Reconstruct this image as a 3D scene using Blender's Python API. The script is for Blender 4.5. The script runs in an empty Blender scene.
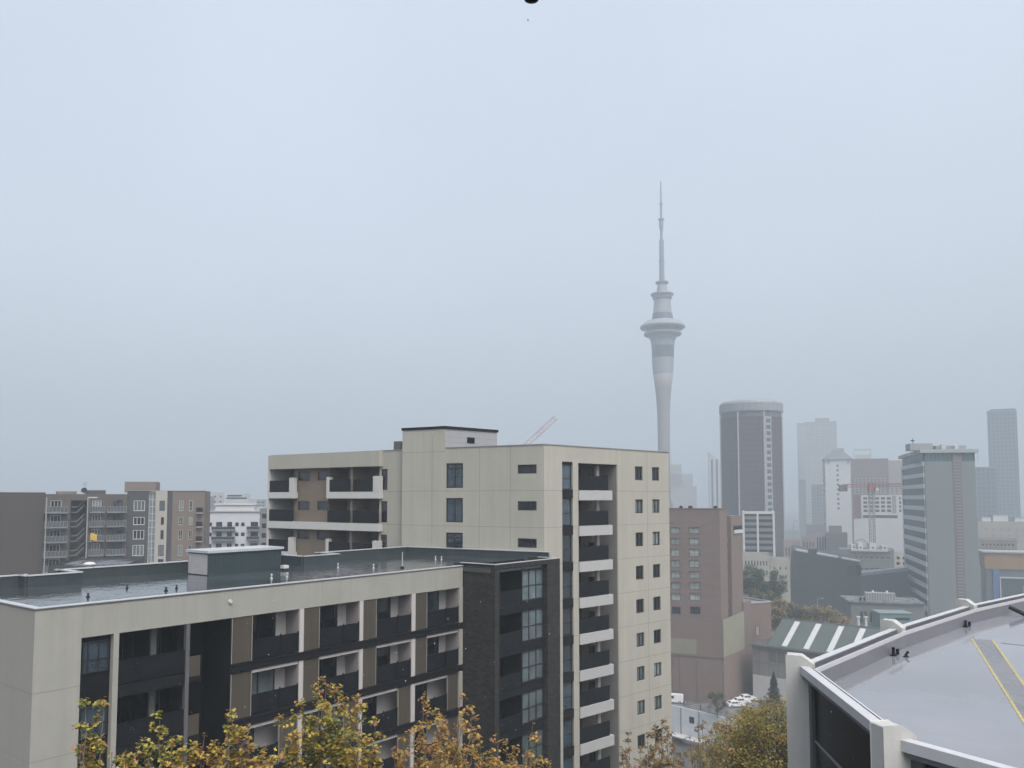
import bpy, math, random
from mathutils import Vector
random.seed(7)
R = random.random
U = random.uniform
sc = bpy.context.scene
col = sc.collection
H = 54.0                      # eye height above the downtown ground
FPX, CX, CY = 800.0, 512.0, 446.0
PIT = math.radians(3.67)
sP, cP = math.sin(PIT), math.cos(PIT)

# ------------------------------------------------------------------ camera model helpers
def ray(px, py):
    x = (px - CX) / FPX; u = (CY - py) / FPX
    w = cP - u * sP
    return x / w, (sP + u * cP) / w          # X/Y , Z/Y
def at(px, py, Y):
    a, b = ray(px, py)
    return Vector((a * Y, Y, H + b * Y))
def atz(px, py, zrel):
    a, b = ray(px, py)
    Y = zrel / b
    return Vector((a * Y, Y, H + zrel))
class Fr:                                     # facade frame: t along the facade, d inwards, z up
    def __init__(s, o, d):
        l = math.hypot(*d[:2]); s.o = (o[0], o[1]); s.d = (d[0] / l, d[1] / l); s.n = (-s.d[1], s.d[0])
    def p(s, t, d, z):
        return Vector((s.o[0] + s.d[0] * t + s.n[0] * d, s.o[1] + s.d[1] * t + s.n[1] * d, z))
    def t(s, px, py=520, d=0.0):
        a, _ = ray(px, py)
        ox = s.o[0] + s.n[0] * d; oy = s.o[1] + s.n[1] * d
        return (a * oy - ox) / (s.d[0] - a * s.d[1])
    def z(s, t, py, d=0.0):
        return H + ray(0, py)[1] * s.p(t, d, 0).y
def to_frame(a, b):
    return Fr((a[0], a[1]), (b[0] - a[0], b[1] - a[1])), math.hypot(b[0] - a[0], b[1] - a[1])

# ------------------------------------------------------------------ materials
MATS = {}
ALB = .76                      # darkens all mat and brick base colours, balancing them against the sky
def nd(nt, typ, **kw):
    n = nt.nodes.new(typ)
    for k, v in kw.items():
        if k in n.inputs: n.inputs[k].default_value = v
        else: setattr(n, k, v)
    return n
def mat(name, c, rough=.7, amt=.12, scale=.6, streak=0., bump=0., spec=.5, ior=1.45, metal=0., rnd=0., fine=.0):
    if name in MATS: return MATS[name]
    m = bpy.data.materials.new(name); m.use_nodes = True; nt = m.node_tree; L = nt.links.new
    b = nt.nodes['Principled BSDF']
    b.inputs['Roughness'].default_value = rough; b.inputs['Metallic'].default_value = metal
    b.inputs['IOR'].default_value = ior; b.inputs['Specular IOR Level'].default_value = spec
    geo = nd(nt, 'ShaderNodeNewGeometry')
    no = nd(nt, 'ShaderNodeTexNoise', Scale=scale, Detail=5.0, Roughness=.65); L(geo.outputs['Position'], no.inputs['Vector'])
    f = no.outputs['Fac']
    if streak:
        mp = nd(nt, 'ShaderNodeMapping'); mp.inputs['Scale'].default_value = (1.7, 1.7, .10)
        L(geo.outputs['Position'], mp.inputs['Vector'])
        n2 = nd(nt, 'ShaderNodeTexNoise', Scale=1.0, Detail=6.0, Roughness=.7); L(mp.outputs[0], n2.inputs['Vector'])
        mx = nd(nt, 'ShaderNodeMix'); mx.inputs[0].default_value = streak
        L(f, mx.inputs[2]); L(n2.outputs['Fac'], mx.inputs[3]); f = mx.outputs[0]
    cr = nd(nt, 'ShaderNodeValToRGB')
    e = cr.color_ramp.elements
    e[0].position = .3; e[1].position = .7
    c = [v * ALB for v in c]
    e[0].color = (*[max(0, v * (1 - amt)) for v in c], 1); e[1].color = (*[min(1, v * (1 + amt)) for v in c], 1)
    L(f, cr.inputs[0]); out = cr.outputs[0]
    if rnd:
        oi = nd(nt, 'ShaderNodeObjectInfo')
        mr = nd(nt, 'ShaderNodeMapRange'); mr.inputs[3].default_value = 1 - rnd; mr.inputs[4].default_value = 1 + rnd
        L(oi.outputs['Random'], mr.inputs[0])
        vm = nd(nt, 'ShaderNodeVectorMath', operation='SCALE'); L(out, vm.inputs[0]); L(mr.outputs[0], vm.inputs['Scale']); out = vm.outputs[0]
    L(out, b.inputs['Base Color'])
    if bump:
        n3 = nd(nt, 'ShaderNodeTexNoise', Scale=fine or 8.0, Detail=4.0); L(geo.outputs['Position'], n3.inputs['Vector'])
        bp = nd(nt, 'ShaderNodeBump', Strength=bump, Distance=.05); L(n3.outputs['Fac'], bp.inputs['Height']); L(bp.outputs[0], b.inputs['Normal'])
    MATS[name] = m
    return m
def facade_coords(nt, d):
    geo = nd(nt, 'ShaderNodeNewGeometry')
    dt = nd(nt, 'ShaderNodeVectorMath', operation='DOT_PRODUCT'); dt.inputs[1].default_value = (d[0], d[1], 0)
    sx = nd(nt, 'ShaderNodeSeparateXYZ'); cb = nd(nt, 'ShaderNodeCombineXYZ')
    nt.links.new(geo.outputs['Position'], dt.inputs[0]); nt.links.new(geo.outputs['Position'], sx.inputs[0])
    nt.links.new(dt.outputs['Value'], cb.inputs[0]); nt.links.new(sx.outputs[2], cb.inputs[1])
    return cb.outputs[0]
def brick(name, c1, c2, cm, d, w, h, ms=.02, rough=.8, off=.5, spec=.4):
    if name in MATS: return MATS[name]
    m = bpy.data.materials.new(name); m.use_nodes = True; nt = m.node_tree; L = nt.links.new
    b = nt.nodes['Principled BSDF']; b.inputs['Roughness'].default_value = rough; b.inputs['Specular IOR Level'].default_value = spec
    br = nd(nt, 'ShaderNodeTexBrick'); br.offset = off
    c1, c2, cm = [[v * ALB for v in q] for q in (c1, c2, cm)]
    for k, v in (('Color1', (*c1, 1)), ('Color2', (*c2, 1)), ('Mortar', (*cm, 1)), ('Scale', 1.0), ('Mortar Size', ms), ('Brick Width', w), ('Row Height', h), ('Mortar Smooth', .1)):
        br.inputs[k].default_value = v
    L(facade_coords(nt, d), br.inputs['Vector'])
    no = nd(nt, 'ShaderNodeTexNoise', Scale=.35, Detail=6.0)
    geo = nd(nt, 'ShaderNodeNewGeometry'); L(geo.outputs['Position'], no.inputs['Vector'])
    mr = nd(nt, 'ShaderNodeMapRange'); mr.inputs[3].default_value = .75; mr.inputs[4].default_value = 1.25
    L(no.outputs['Fac'], mr.inputs[0])
    vm = nd(nt, 'ShaderNodeVectorMath', operation='SCALE'); L(br.outputs['Color'], vm.inputs[0]); L(mr.outputs[0], vm.inputs['Scale'])
    L(vm.outputs[0], b.inputs['Base Color'])
    MATS[name] = m
    return m
def wet(name, c, r0=.06, r1=.35, amt=.25, bump=.02, ripple=6.0, ior=1.4, pscale=.25, stretch=(1, 1, 1)):
    """wet roofing: puddles (glossy) and damp patches (rougher)"""
    m = bpy.data.materials.new(name); m.use_nodes = True; nt = m.node_tree; L = nt.links.new
    b = nt.nodes['Principled BSDF']; b.inputs['IOR'].default_value = ior
    geo = nd(nt, 'ShaderNodeNewGeometry')
    mp = nd(nt, 'ShaderNodeMapping'); mp.inputs['Scale'].default_value = stretch; L(geo.outputs['Position'], mp.inputs['Vector'])
    no = nd(nt, 'ShaderNodeTexNoise', Scale=pscale, Detail=6.0, Roughness=.6); L(mp.outputs[0], no.inputs['Vector'])
    cr = nd(nt, 'ShaderNodeMapRange'); cr.inputs[1].default_value = .42; cr.inputs[2].default_value = .62; cr.inputs[3].default_value = r0; cr.inputs[4].default_value = r1
    L(no.outputs['Fac'], cr.inputs[0]); L(cr.outputs[0], b.inputs['Roughness'])
    rp = nd(nt, 'ShaderNodeValToRGB'); e = rp.color_ramp.elements; e[0].position = .35; e[1].position = .7
    e[0].color = (*[v * (1 - amt) for v in c], 1); e[1].color = (*[v * (1 + amt) for v in c], 1)
    L(no.outputs['Fac'], rp.inputs[0]); L(rp.outputs[0], b.inputs['Base Color'])
    n3 = nd(nt, 'ShaderNodeTexNoise', Scale=ripple, Detail=3.0); L(geo.outputs['Position'], n3.inputs['Vector'])
    bp = nd(nt, 'ShaderNodeBump', Strength=1.0, Distance=bump); L(n3.outputs['Fac'], bp.inputs['Height']); L(bp.outputs[0], b.inputs['Normal'])
    MATS[name] = m
    return m
def leafmat(name, cols, trans=.3):
    m = bpy.data.materials.new(name); m.use_nodes = True; nt = m.node_tree; L = nt.links.new
    b = nt.nodes['Principled BSDF']; b.inputs['Roughness'].default_value = .55
    geo = nd(nt, 'ShaderNodeNewGeometry')
    no = nd(nt, 'ShaderNodeTexNoise', Scale=.55, Detail=2.0); L(geo.outputs['Position'], no.inputs['Vector'])
    mr = nd(nt, 'ShaderNodeMath', operation='MULTIPLY_ADD'); mr.inputs[1].default_value = .8; 
    L(geo.outputs['Random Per Island'], mr.inputs[0])
    sh = nd(nt, 'ShaderNodeMath', operation='MULTIPLY_ADD'); sh.inputs[1].default_value = 1.7; sh.inputs[2].default_value = -.75
    L(no.outputs['Fac'], sh.inputs[0]); L(sh.outputs[0], mr.inputs[2])
    cr = nd(nt, 'ShaderNodeValToRGB'); e = cr.color_ramp.elements
    n = len(cols)
    e[0].position = 0; e[0].color = (*cols[0], 1); e[1].position = 1; e[1].color = (*cols[-1], 1)
    for i in range(1, n - 1):
        k = e.new(i / (n - 1)); k.color = (*cols[i], 1)
    L(mr.outputs[0], cr.inputs[0]); L(cr.outputs[0], b.inputs['Base Color'])
    tr = nd(nt, 'ShaderNodeBsdfTranslucent'); L(cr.outputs[0], tr.inputs[0])
    ms = nd(nt, 'ShaderNodeMixShader'); ms.inputs[0].default_value = trans
    L(b.outputs[0], ms.inputs[1]); L(tr.outputs[0], ms.inputs[2]); L(ms.outputs[0], nt.nodes['Material Output'].inputs[0])
    MATS[name] = m
    return m

CONC = mat('cream_panel', (0.30, 0.30, 0.27), .75, .10, .5, streak=.6)
CONC2 = mat('cream_panel_block', (0.365, 0.357, 0.31), .75, .10, .4, streak=.6)
FASC = mat('cream_fascia', (.31, .31, .278), .75, .05, .5, streak=.4)
JOINT = mat('joint_seal', (.235, .23, .21), .8, .1)
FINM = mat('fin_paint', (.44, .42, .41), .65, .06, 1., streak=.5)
SIDEM = mat('bay_side_dark', (.27, .25, .25), .7, .06, 1.)
WHITE = mat('white_paint', (.50, .50, .49), .6, .05, 1., streak=.5)
WHITEWALL = mat('balcony_wall_paint', (.47, .45, .44), .7, .06, 1.)
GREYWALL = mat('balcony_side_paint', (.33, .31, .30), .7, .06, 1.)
CHAR = mat('charcoal_metal', (0.0090, 0.0096, 0.0114), .45, .2, 1.5, spec=.15)
CHAR2 = mat('charcoal_slab', (0.0108, 0.0114, 0.0132), .55, .2, 1.5, spec=.15, streak=.5)
RAIL = mat('railing_mesh', (0.0108, 0.0120, 0.0144), .4, .2, 2., spec=.15)
DGLASS = mat('dark_glass', (.012, .015, .019), .04, .3, .8, ior=1.75, rnd=.4)
BGLASS = mat('blue_glass', (.035, .055, .075), .04, .4, .9, ior=1.9, rnd=.5)
PGLASS = mat('pale_sky_glass', (.10, .135, .145), .05, .35, .9, ior=1.8, rnd=.35)
CURT = mat('curtained_glass', (.15, .18, .19), .08, .3, 1.2, ior=1.6, rnd=.4)
FRAME = mat('window_frame', (.022, .023, .026), .4, .1, 2.)
SCREEN = None
TEAL = mat('upstand_membrane', (.036, .048, .053), .35, .25, .8, streak=.5)
CAP = mat('metal_coping', (.40, .42, .44), .3, .08, 1.)
WETROOF = wet('wet_dark_membrane', (.040, .048, .053), .012, .07, .45, .024, 1.6, 1.9, .22)
ROOF = mat('flat_roof', (.16, .16, .16), .5, .2, .3)

# ------------------------------------------------------------------ mesh builder
class MB:
    def __init__(s): s.v = []; s.f = []; s.m = []
    def add(s, vs, fs, m=0):
        k = len(s.v); s.v += [tuple(v) for v in vs]
        for f in fs: s.f.append([i + k for i in f]); s.m.append(m)
        return s
    def quad(s, a, b, c, d, m=0): return s.add([a, b, c, d], [(0, 1, 2, 3)], m)
    def hexa(s, p, m=0):        # 8 points: bottom 4 (ccw), top 4
        return s.add(p, [(3, 2, 1, 0), (4, 5, 6, 7), (0, 1, 5, 4), (1, 2, 6, 5), (2, 3, 7, 6), (3, 0, 4, 7)], m)
    def fbox(s, F, t0, t1, d0, d1, z0, z1, m=0):
        return s.hexa([F.p(t0, d0, z0), F.p(t1, d0, z0), F.p(t1, d1, z0), F.p(t0, d1, z0),
                       F.p(t0, d0, z1), F.p(t1, d0, z1), F.p(t1, d1, z1), F.p(t0, d1, z1)], m)
    def prism(s, poly, z0, z1, m=0, top=True):
        n = len(poly)
        zz = z1 if hasattr(z1, '__len__') else [z1] * n
        vs = [(p[0], p[1], z0) for p in poly] + [(p[0], p[1], zz[i]) for i, p in enumerate(poly)]
        fs = [(i, (i + 1) % n, (i + 1) % n + n, i + n) for i in range(n)]
        if top: fs += [tuple(range(n, 2 * n)), tuple(reversed(range(n)))]
        return s.add(vs, fs, m)
    def tube(s, a, b, r0, r1=None, n=6, m=0, caps=True):
        a = Vector(a); b = Vector(b); r1 = r0 if r1 is None else r1
        z = (b - a); z = z.normalized() if z.length > 1e-9 else Vector((0, 0, 1))
        x = z.orthogonal().normalized(); y = z.cross(x)
        vs = [a + (x * math.cos(6.2832 * i / n) + y * math.sin(6.2832 * i / n)) * r0 for i in range(n)]
        vs += [b + (x * math.cos(6.2832 * i / n) + y * math.sin(6.2832 * i / n)) * r1 for i in range(n)]
        fs = [(i, (i + 1) % n, (i + 1) % n + n, i + n) for i in range(n)]
        if caps: fs += [tuple(reversed(range(n))), tuple(range(n, 2 * n))]
        return s.add(vs, fs, m)
    def lathe(s, c, prof, n=24, m=0, a0=0., close=True):
        vs = []
        for r, z in prof:
            for i in range(n):
                a = a0 + 6.28318 * i / n
                vs.append((c[0] + r * math.cos(a), c[1] + r * math.sin(a), z))
        fs = []
        for k in range(len(prof) - 1):
            for i in range(n):
                j = (i + 1) % n
                fs.append((k * n + i, k * n + j, (k + 1) * n + j, (k + 1) * n + i))
        if close: fs += [tuple(reversed(range(n))), tuple(range((len(prof) - 1) * n, len(prof) * n))]
        return s.add(vs, fs, m)
    def wall(s, F, t0, t1, z0, z1, ops=(), rev=.2, m=0, mr=None, d=0.):
        """front skin with real openings and their reveals"""
        mr = m if mr is None else mr
        ts = sorted({t0, t1, *[x for o in ops for x in o[:2]]}); zs = sorted({z0, z1, *[x for o in ops for x in o[2:4]]})
        ts = [t for t in ts if t0 - 1e-6 <= t <= t1 + 1e-6]; zs = [z for z in zs if z0 - 1e-6 <= z <= z1 + 1e-6]
        for i in range(len(ts) - 1):
            for j in range(len(zs) - 1):
                tm = (ts[i] + ts[i + 1]) / 2; zm = (zs[j] + zs[j + 1]) / 2
                if any(o[0] < tm < o[1] and o[2] < zm < o[3] for o in ops): continue
                s.quad(F.p(ts[i], d, zs[j]), F.p(ts[i + 1], d, zs[j]), F.p(ts[i + 1], d, zs[j + 1]), F.p(ts[i], d, zs[j + 1]), m)
        for o in ops:
            a, b, c, e = o[:4]; r = (o[4] if len(o) > 4 else rev) + d
            s.quad(F.p(a, d, c), F.p(a, r, c), F.p(b, r, c), F.p(b, d, c), mr)
            s.quad(F.p(a, d, e), F.p(b, d, e), F.p(b, r, e), F.p(a, r, e), mr)
            s.quad(F.p(a, d, c), F.p(a, d, e), F.p(a, r, e), F.p(a, r, c), mr)
            s.quad(F.p(b, d, c), F.p(b, r, c), F.p(b, r, e), F.p(b, d, e), mr)
        return s
    def build(s, name, mats, parent=None, smooth=False, label=None):
        mats = mats if isinstance(mats, (list, tuple)) else [mats]
        off = Vector((0, 0, 0))
        q = parent
        while q is not None: off += Vector(q.location); q = q.parent
        me = bpy.data.meshes.new(name)
        me.from_pydata([(v[0] - off.x, v[1] - off.y, v[2] - off.z) for v in s.v], [], s.f)
        for m in mats: me.materials.append(m)
        me.polygons.foreach_set('material_index', s.m)
        if smooth: me.polygons.foreach_set('use_smooth', [True] * len(s.f))
        me.update()
        o = bpy.data.objects.new(name, me); col.objects.link(o)
        if parent is not None: o.parent = parent
        if label: o['label'] = label
        return o
def tag(o, label, cat, group=None, kind=None):
    o['label'] = label; o['category'] = cat
    if group: o['group'] = group
    if kind: o['kind'] = kind
    return o
def thing(name, label, cat, loc, group=None):
    o = bpy.data.objects.new(name, None); o.empty_display_size = .5
    o.location = loc; col.objects.link(o)
    return tag(o, label, cat, group)
def struct(o): o['kind'] = 'structure'; return o
def window(par, F, t0, t1, z0, z1, d, glass=None, cols=1, rows=(), fw=.06, frame=None, name='window', sill=False, vs=()):
    glass = glass or DGLASS; frame = frame or FRAME
    w = MB().fbox(F, t0, t1, d, d + .04, z0, z1).build(name, glass, par)
    if fw:
        b = MB(); e = d - .05; g = d - .002
        b.fbox(F, t0, t1, e, g, z0, z0 + fw).fbox(F, t0, t1, e, g, z1 - fw, z1)
        b.fbox(F, t0, t0 + fw, e, g, z0 + fw, z1 - fw).fbox(F, t1 - fw, t1, e, g, z0 + fw, z1 - fw)
        xs = [t0 + (t1 - t0) * i / cols for i in range(1, cols)] + [t0 + (t1 - t0) * v for v in vs]
        for x in xs: b.fbox(F, x - fw * .4, x + fw * .4, e, g, z0 + fw, z1 - fw)
        for r in rows:
            zz = z0 + (z1 - z0) * r
            b.fbox(F, t0 + fw, t1 - fw, e + .008, g - .004, zz - fw * .4, zz + fw * .4)
        b.build('frame', frame, w)
    if sill:
        MB().fbox(F, t0 - .05, t1 + .05, -.06, d - .06, z0 - .07, z0 - .005).build('sill', frame, w)
    return w

# ------------------------------------------------------------------ terrain
def sm(a, b, x):
    t = min(1, max(0, (x - a) / (b - a))); return t * t * (3 - 2 * t)
def gz(x, y):
    hill = 28 + .0 * x
    k = sm(78, 150, y) * sm(-25, 12, x - (y - 100) * .06)
    low = -8 * (1 - sm(207, 215, y))
    return hill * (1 - k) + low * k
def ground():
    ys = [-250, -120, -50, 0, 30, 60, 78, 90, 100, 110, 120, 130, 140, 150, 170, 190, 205, 207, 209, 211, 213, 215, 240, 320, 500, 800, 1200, 2400, 4500]
    xs = [-3400, -800, -400, -200, -100, -60, -40, -30, -20, -10, 0, 10, 20, 30, 40, 60, 90, 140, 200, 300, 500, 900, 3400]
    vs = [(x, y, gz(x, y)) for y in ys for x in xs]
    n = len(xs)
    fs = [(j * n + i, j * n + i + 1, (j + 1) * n + i + 1, (j + 1) * n + i) for j in range(len(ys) - 1) for i in range(n - 1)]
    m = mat('city_ground', (.085, .085, .082), .6, .45, .02, bump=.1)
    o = MB().add(vs, fs).build('ground', m); struct(o)
    # downtown road with kerbs, running away between the towers
    a = mat('asphalt', (.05, .05, .052), .35, .2, .3)
    k = mat('kerb_stone', (.30, .30, .29), .7, .15, .5)
    F = Fr((108, 300), (.36, 1))
    struct(MB().fbox(F, 0, 700, -6, 6, -.2, .06).build('road', a))
    struct(MB().fbox(F, 0, 700, 6.02, 9.5, -.2, .18).fbox(F, 0, 700, -9.5, -6.02, -.2, .18).build('pavement', k))
    mk = MB()
    for i in range(60): mk.fbox(F, 4 + i * 10, 8 + i * 10, -.08, .08, .061, .066)
    struct(mk.build('road_markings', mat('road_paint', (.7, .7, .68), .6)))
ground()

# ================================================================== A: near cream apartment block
pA = at(35.2, 609.3, 34.8)
FA = Fr((pA.x, pA.y), (.6144, .789))
ZT = pA.z; zR = H - 4.89
tA = lambda px, d=0.: FA.t(px, 640, d)
LA = tA(462.5)
ZB = 27.0
SOF = H - 6.30                              # first balcony soffit
PITCH = 2.9
SCREEN = brick('timber_screen', (.080, .068, .051), (.062, .053, .041), (.03, .026, .021), FA.d, .11, 30, .012, .6, 0)
DBRICK = brick('dark_brick', (.032, .028, .026), (.006, .006, .006), (.020, .018, .017), FA.n, .40, .16, .02, .75)
DBRICKF = brick('dark_brick_front', (.032, .028, .026), (.006, .006, .006), (.020, .018, .017), FA.d, .40, .16, .02, .75)
A = thing('apartment_block', 'near cream apartment block with charcoal balconies, timber screens and a flat wet roof', 'apartment building', (pA.x, pA.y, ZB))
def build_A():
    t1 = tA(81.5)
    tf = [t1, LA]
    # --- cream shell: left panel, fascia, left return wall
    b = MB()
    b.wall(FA, 0, LA, SOF, ZT, (), 0)
    b.wall(FA, 0, t1, ZB, SOF)
    b.quad(FA.p(t1, 0, ZB), FA.p(t1, 1.2, ZB), FA.p(t1, 1.2, SOF), FA.p(t1, 0, SOF))
    b.quad(FA.p(t1, 0, SOF), FA.p(LA, 0, SOF), FA.p(LA, 2, SOF), FA.p(t1, 2, SOF))
    b.build('wall', CONC, A)
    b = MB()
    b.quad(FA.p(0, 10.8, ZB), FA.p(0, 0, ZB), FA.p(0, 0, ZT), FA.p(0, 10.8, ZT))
    b.build('side_wall', mat('cream_panel_shaded', (0.272, 0.264, 0.244), .75, .07, .5, streak=.6), A)  # same cream panel, darkened for the shade on the left face
    # panel joints, 3 mm proud
    for py in (694.4, 763.3):
        z = FA.z(0, py)
        MB().fbox(FA, 0, t1, -.004, .0, z - .018, z + .018).build('panel_joint', JOINT, A)
        MB().fbox(FA, -.004, 0, 0, 10.8, z - .018, z + .018).build('panel_joint', JOINT, A)
    z = H - 14.7; MB().fbox(FA, 0, t1, -.004, 0, z - .018, z + .018).build('panel_joint', JOINT, A)
    for px in (84.5, 232, 322, 396):
        t = FA.t(px, 610); MB().fbox(FA, t - .010, t + .010, -.004, 0, SOF, ZT - .06).build('panel_joint', JOINT, A)
    # coping
    c = MB()
    c.fbox(FA, -.05, LA + .02, -.05, .34, ZT, ZT + .04)
    c.fbox(FA, -.05, .30, .342, 10.8, ZT, ZT + .04)
    c.build('coping', CAP, A)
    e = MB().fbox(FA, -.035, LA, -.035, .0, ZT - .055, ZT - .002).fbox(FA, -.035, 0, .0, 10.8, ZT - .055, ZT - .002)
    e.build('drip_edge', mat('drip_metal', (.10, .10, .105), .4), A)
    # two little round fixings on the fascia
    for px, py in ((230, 601.5),):
        t = FA.t(px, py); z = FA.z(t, py)
        p = FA.p(t, -.1, z); MB().tube(p, FA.p(t, 0, z), .09, .11, 10).build('outlet', WHITE, A)
    # --- dark left zone
    w0, w1 = tA(82.5), tA(113.5); f0, f1 = tA(113.6), tA(119); p0, p1 = tA(186.5), tA(190.2); q1 = tA(203); r1 = tA(232)
    m = MB()
    m.fbox(FA, f0, f1, -.02, 1.6, ZB, SOF - .003)
    m.build('fin', CONC, A)
    # back walls
    m = MB()
    m.fbox(FA, w0, f0, .28, .4, ZB, SOF - .003)
    m.fbox(FA, f1, p1, 1.9, 2.0, ZB, SOF - .003)
    m.fbox(FA, q1, r1, 2.6, 2.7, ZB, SOF - .003)
    m.fbox(FA, p1, q1, 1.2, 2.6, ZB, SOF - .003)
    m.fbox(FA, r1 - .06, r1, .06, 2.6, ZB, SOF - .003)
    m.build('recess_wall', CHAR, A)
    MB().fbox(FA, p0, p1, .02, .25, ZB, SOF - .003).build('post', mat('grey_post', (.10, .10, .108), .5), A)
    for k in range(6):
        so = SOF - PITCH * k; fl = so - 2.42
        g = window(A, FA, w0 + .1, f0 - .1, fl + .75, so - .25, .24, BGLASS, 1, (.42,), .07, vs=(.22, .62))
        MB().fbox(FA, f1 + .02, p0 - .02, .03, 1.88, fl - .55, fl).build('balcony_slab', CHAR2, A)
        r = MB().fbox(FA, f1 + .03, p0 - .03, .06, .10, fl + .05, fl + 1.08)
        r.build('railing', RAIL, A)
        MB().fbox(FA, f1 + .03, p0 - .03, .04, .12, fl + 1.085, fl + 1.14).build('handrail', CHAR, A)
        tm = tA(163)
        MB().fbox(FA, tm - .12, tm + .16, .9, 1.05, fl, so - .01).build('post', mat('inner_post', (.12, .115, .11), .5), A)
        window(A, FA, f1 + .5, tm - .5, fl + .1, so - .3, 1.86, DGLASS, 2, (), .06)
        window(A, FA, tm + .4, p0 - .3, fl + .1, so - .3, 1.86, DGLASS, 2, (), .06)
        MB().fbox(FA, p1 + .02, q1 - .05, .12, .16, fl - .25, fl + .75).build('timber_panel', SCREEN, A)
        MB().fbox(FA, p1 + .02, q1, .1, 1.18, fl - .5, fl - .27).build('slab_edge', CHAR2, A)
    # --- four bays of screens and balconies
    bays = ((232, 253, 299.5, 303.6), (303.6, 320, 359.6, 363), (363, 377, 411.6, 415.3), (415.3, 427.5, 459, 462.5))
    for bi, (s0, s1, s2, s3) in enumerate(bays):
        a0, a1, a2, a3 = tA(s0), tA(s1), tA(s2), tA(s3)
        for k in range(6):
            so = SOF - PITCH * k; fl = so - 2.42
            # fin split by the slab band
            MB().fbox(FA, a2, a3 if bi < 3 else LA, -.03 if bi == 3 else .0, 1.6, fl + .005 if k < 5 else ZB, so - .004).build('fin', FINM if bi < 3 else FASC, A)
            MB().fbox(FA, a2 - .03, a2 - .002, .07, 1.24, fl + .006, so - .005).build('dark_side_sheet', SIDEM, A)  # thin sheet laid on, makes the fin's inner side darker
            mirror = k >= 2
            b0, b1, c0, c1 = (a0, a1, a1, a2) if not mirror else (a2 - (a1 - a0), a2, a0, a2 - (a1 - a0))
            sp = MB().fbox(FA, b0 + .03, b1 - .03, .05, .11, fl + .02, so - .03).build('timber_screen', SCREEN, A)
            MB().fbox(FA, b0 + .01, b0 + .045, .03, .12, fl + .02, so - .03).fbox(FA, b1 - .05, b1 - .012, .03, .12, fl + .02, so - .03).build('edge_trim', mat('screen_trim', (.26, .24, .21), .5), sp)
            # back wall of the recess
            h = c1 - c0
            dx = c0 + h * .74
            MB().fbox(FA, a0 + .005, a2 - .005, 1.25, 1.4, fl, so - .005).build('recess_wall', WHITEWALL, A)
            window(A, FA, c0 + .05, dx, fl + .05, so - .12, 1.2, (DGLASS, BGLASS, DGLASS, CURT, DGLASS)[(bi * 2 + k * 3) % 5], 2, (), .07, name='balcony_door')
            # railing, one mesh: sheet, top rail, posts
            rl = MB().fbox(FA, c0 + .02, c1 - .02, .06, .09, fl + .08, fl + 1.06)
            rl.build('railing', RAIL, A)
            pr = MB().fbox(FA, c0 + .02, c1 - .02, .05, .10, fl + 1.065, fl + 1.11)
            for q in (c1 - .10, c1 - h * .42):
                pr.fbox(FA, q, q + .07, .02, .055, fl + .05, fl + 1.2)
            pr.build('handrail', CHAR, A)
            # pale beam under the slab edge of the balcony above
            if k: MB().fbox(FA, c0 + .02, c1 - .05, .04, .12, so - .16, so - .006).build('soffit_trim', FINM, A)
    for k in range(6):
        fl = SOF - PITCH * k - 2.42
        s = MB().fbox(FA, r1, tA(459), -.07, 1.24, fl - .42, fl)
        s.build('slab_edge', CHAR2, A)
        MB().fbox(FA, r1, tA(459) + .05, -.1, -.072, fl - .1, fl - .03).build('slab_lip', CHAR, A)
    # --- dark brick end block
    dq = -2.86
    tl = LA + .08; tr = FA.t(560, 600, dq)
    zt = H - 4.62
    piers = (FA.t(499.5, 600, dq), FA.t(547.5, 600, dq))
    zl = FA.z(piers[0], 569.6, dq)
    MB().fbox(FA, tl, tl + .22, dq, .9, ZB, zt).build('brick_wall', DBRICK, A)
    f = MB()
    f.fbox(FA, tl + .222, piers[0], dq, dq + .5, ZB, zt)
    f.fbox(FA, piers[1], tr, dq, dq + .5, ZB, zt)
    f.fbox(FA, piers[0], piers[1], dq, dq + .5, zl, zt)
    f.fbox(FA, tr - .2, tr, dq + .502, 0, ZB, zt)
    f.build('brick_frame', DBRICKF, A)
    MB().fbox(FA, tl - .03, tl + .25, dq - .03, .3, zt, zt + .05).fbox(FA, tl + .252, tr + .03, dq - .03, dq + .25, zt, zt + .05).fbox(FA, tr - .22, tr + .03, dq + .252, -.9, zt, zt + .05).build('brick_coping', mat('wet_coping', (.40, .41, .42), .25, .1, 1.), A)
    MB().fbox(FA, tl - .015, tl, dq + .002, .0, zt - .1, zt).fbox(FA, tl + .03, tr - .03, dq - .012, dq, zt - .32, zt - .28).build('brick_trim', CHAR, A)
    d2 = dq + .5
    tb = FA.t(519.5, 600, d2)
    MB().fbox(FA, piers[0] - .05, piers[1] + .05, dq + 2.2, dq + 2.3, ZB, zt - .05).build('recess_wall', CHAR, A)
    for k in range(7):
        top = zl - .25 - PITCH * k
        MB().fbox(FA, tb, piers[1], d2 - .15, d2 + 1.6, top - .02 + (.25 if k else .25), top - .52 + .8).build('spandrel', CHAR2, A) if k == 0 else None
        # glazed bay: 3 panes wide, 2 high
        window(A, FA, tb + .08, piers[1] - .06, top - 2.25, top - .05, d2 - .1, PGLASS, 3, (.48,), .09)
        MB().fbox(FA, tb, piers[1], d2 - .18, d2 + 1.6, top - 2.9, top - 2.27).build('spandrel', CHAR2, A)
        MB().fbox(FA, piers[0], tb - .02, d2 - .2, d2 + 1.6, top - 2.95, top - 2.45).build('balcony_slab', CHAR2, A)
        MB().fbox(FA, piers[0] + .02, tb - .03, d2 - .18, d2 - .14, top - 2.44, top - 1.35).build('railing', RAIL, A)
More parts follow.
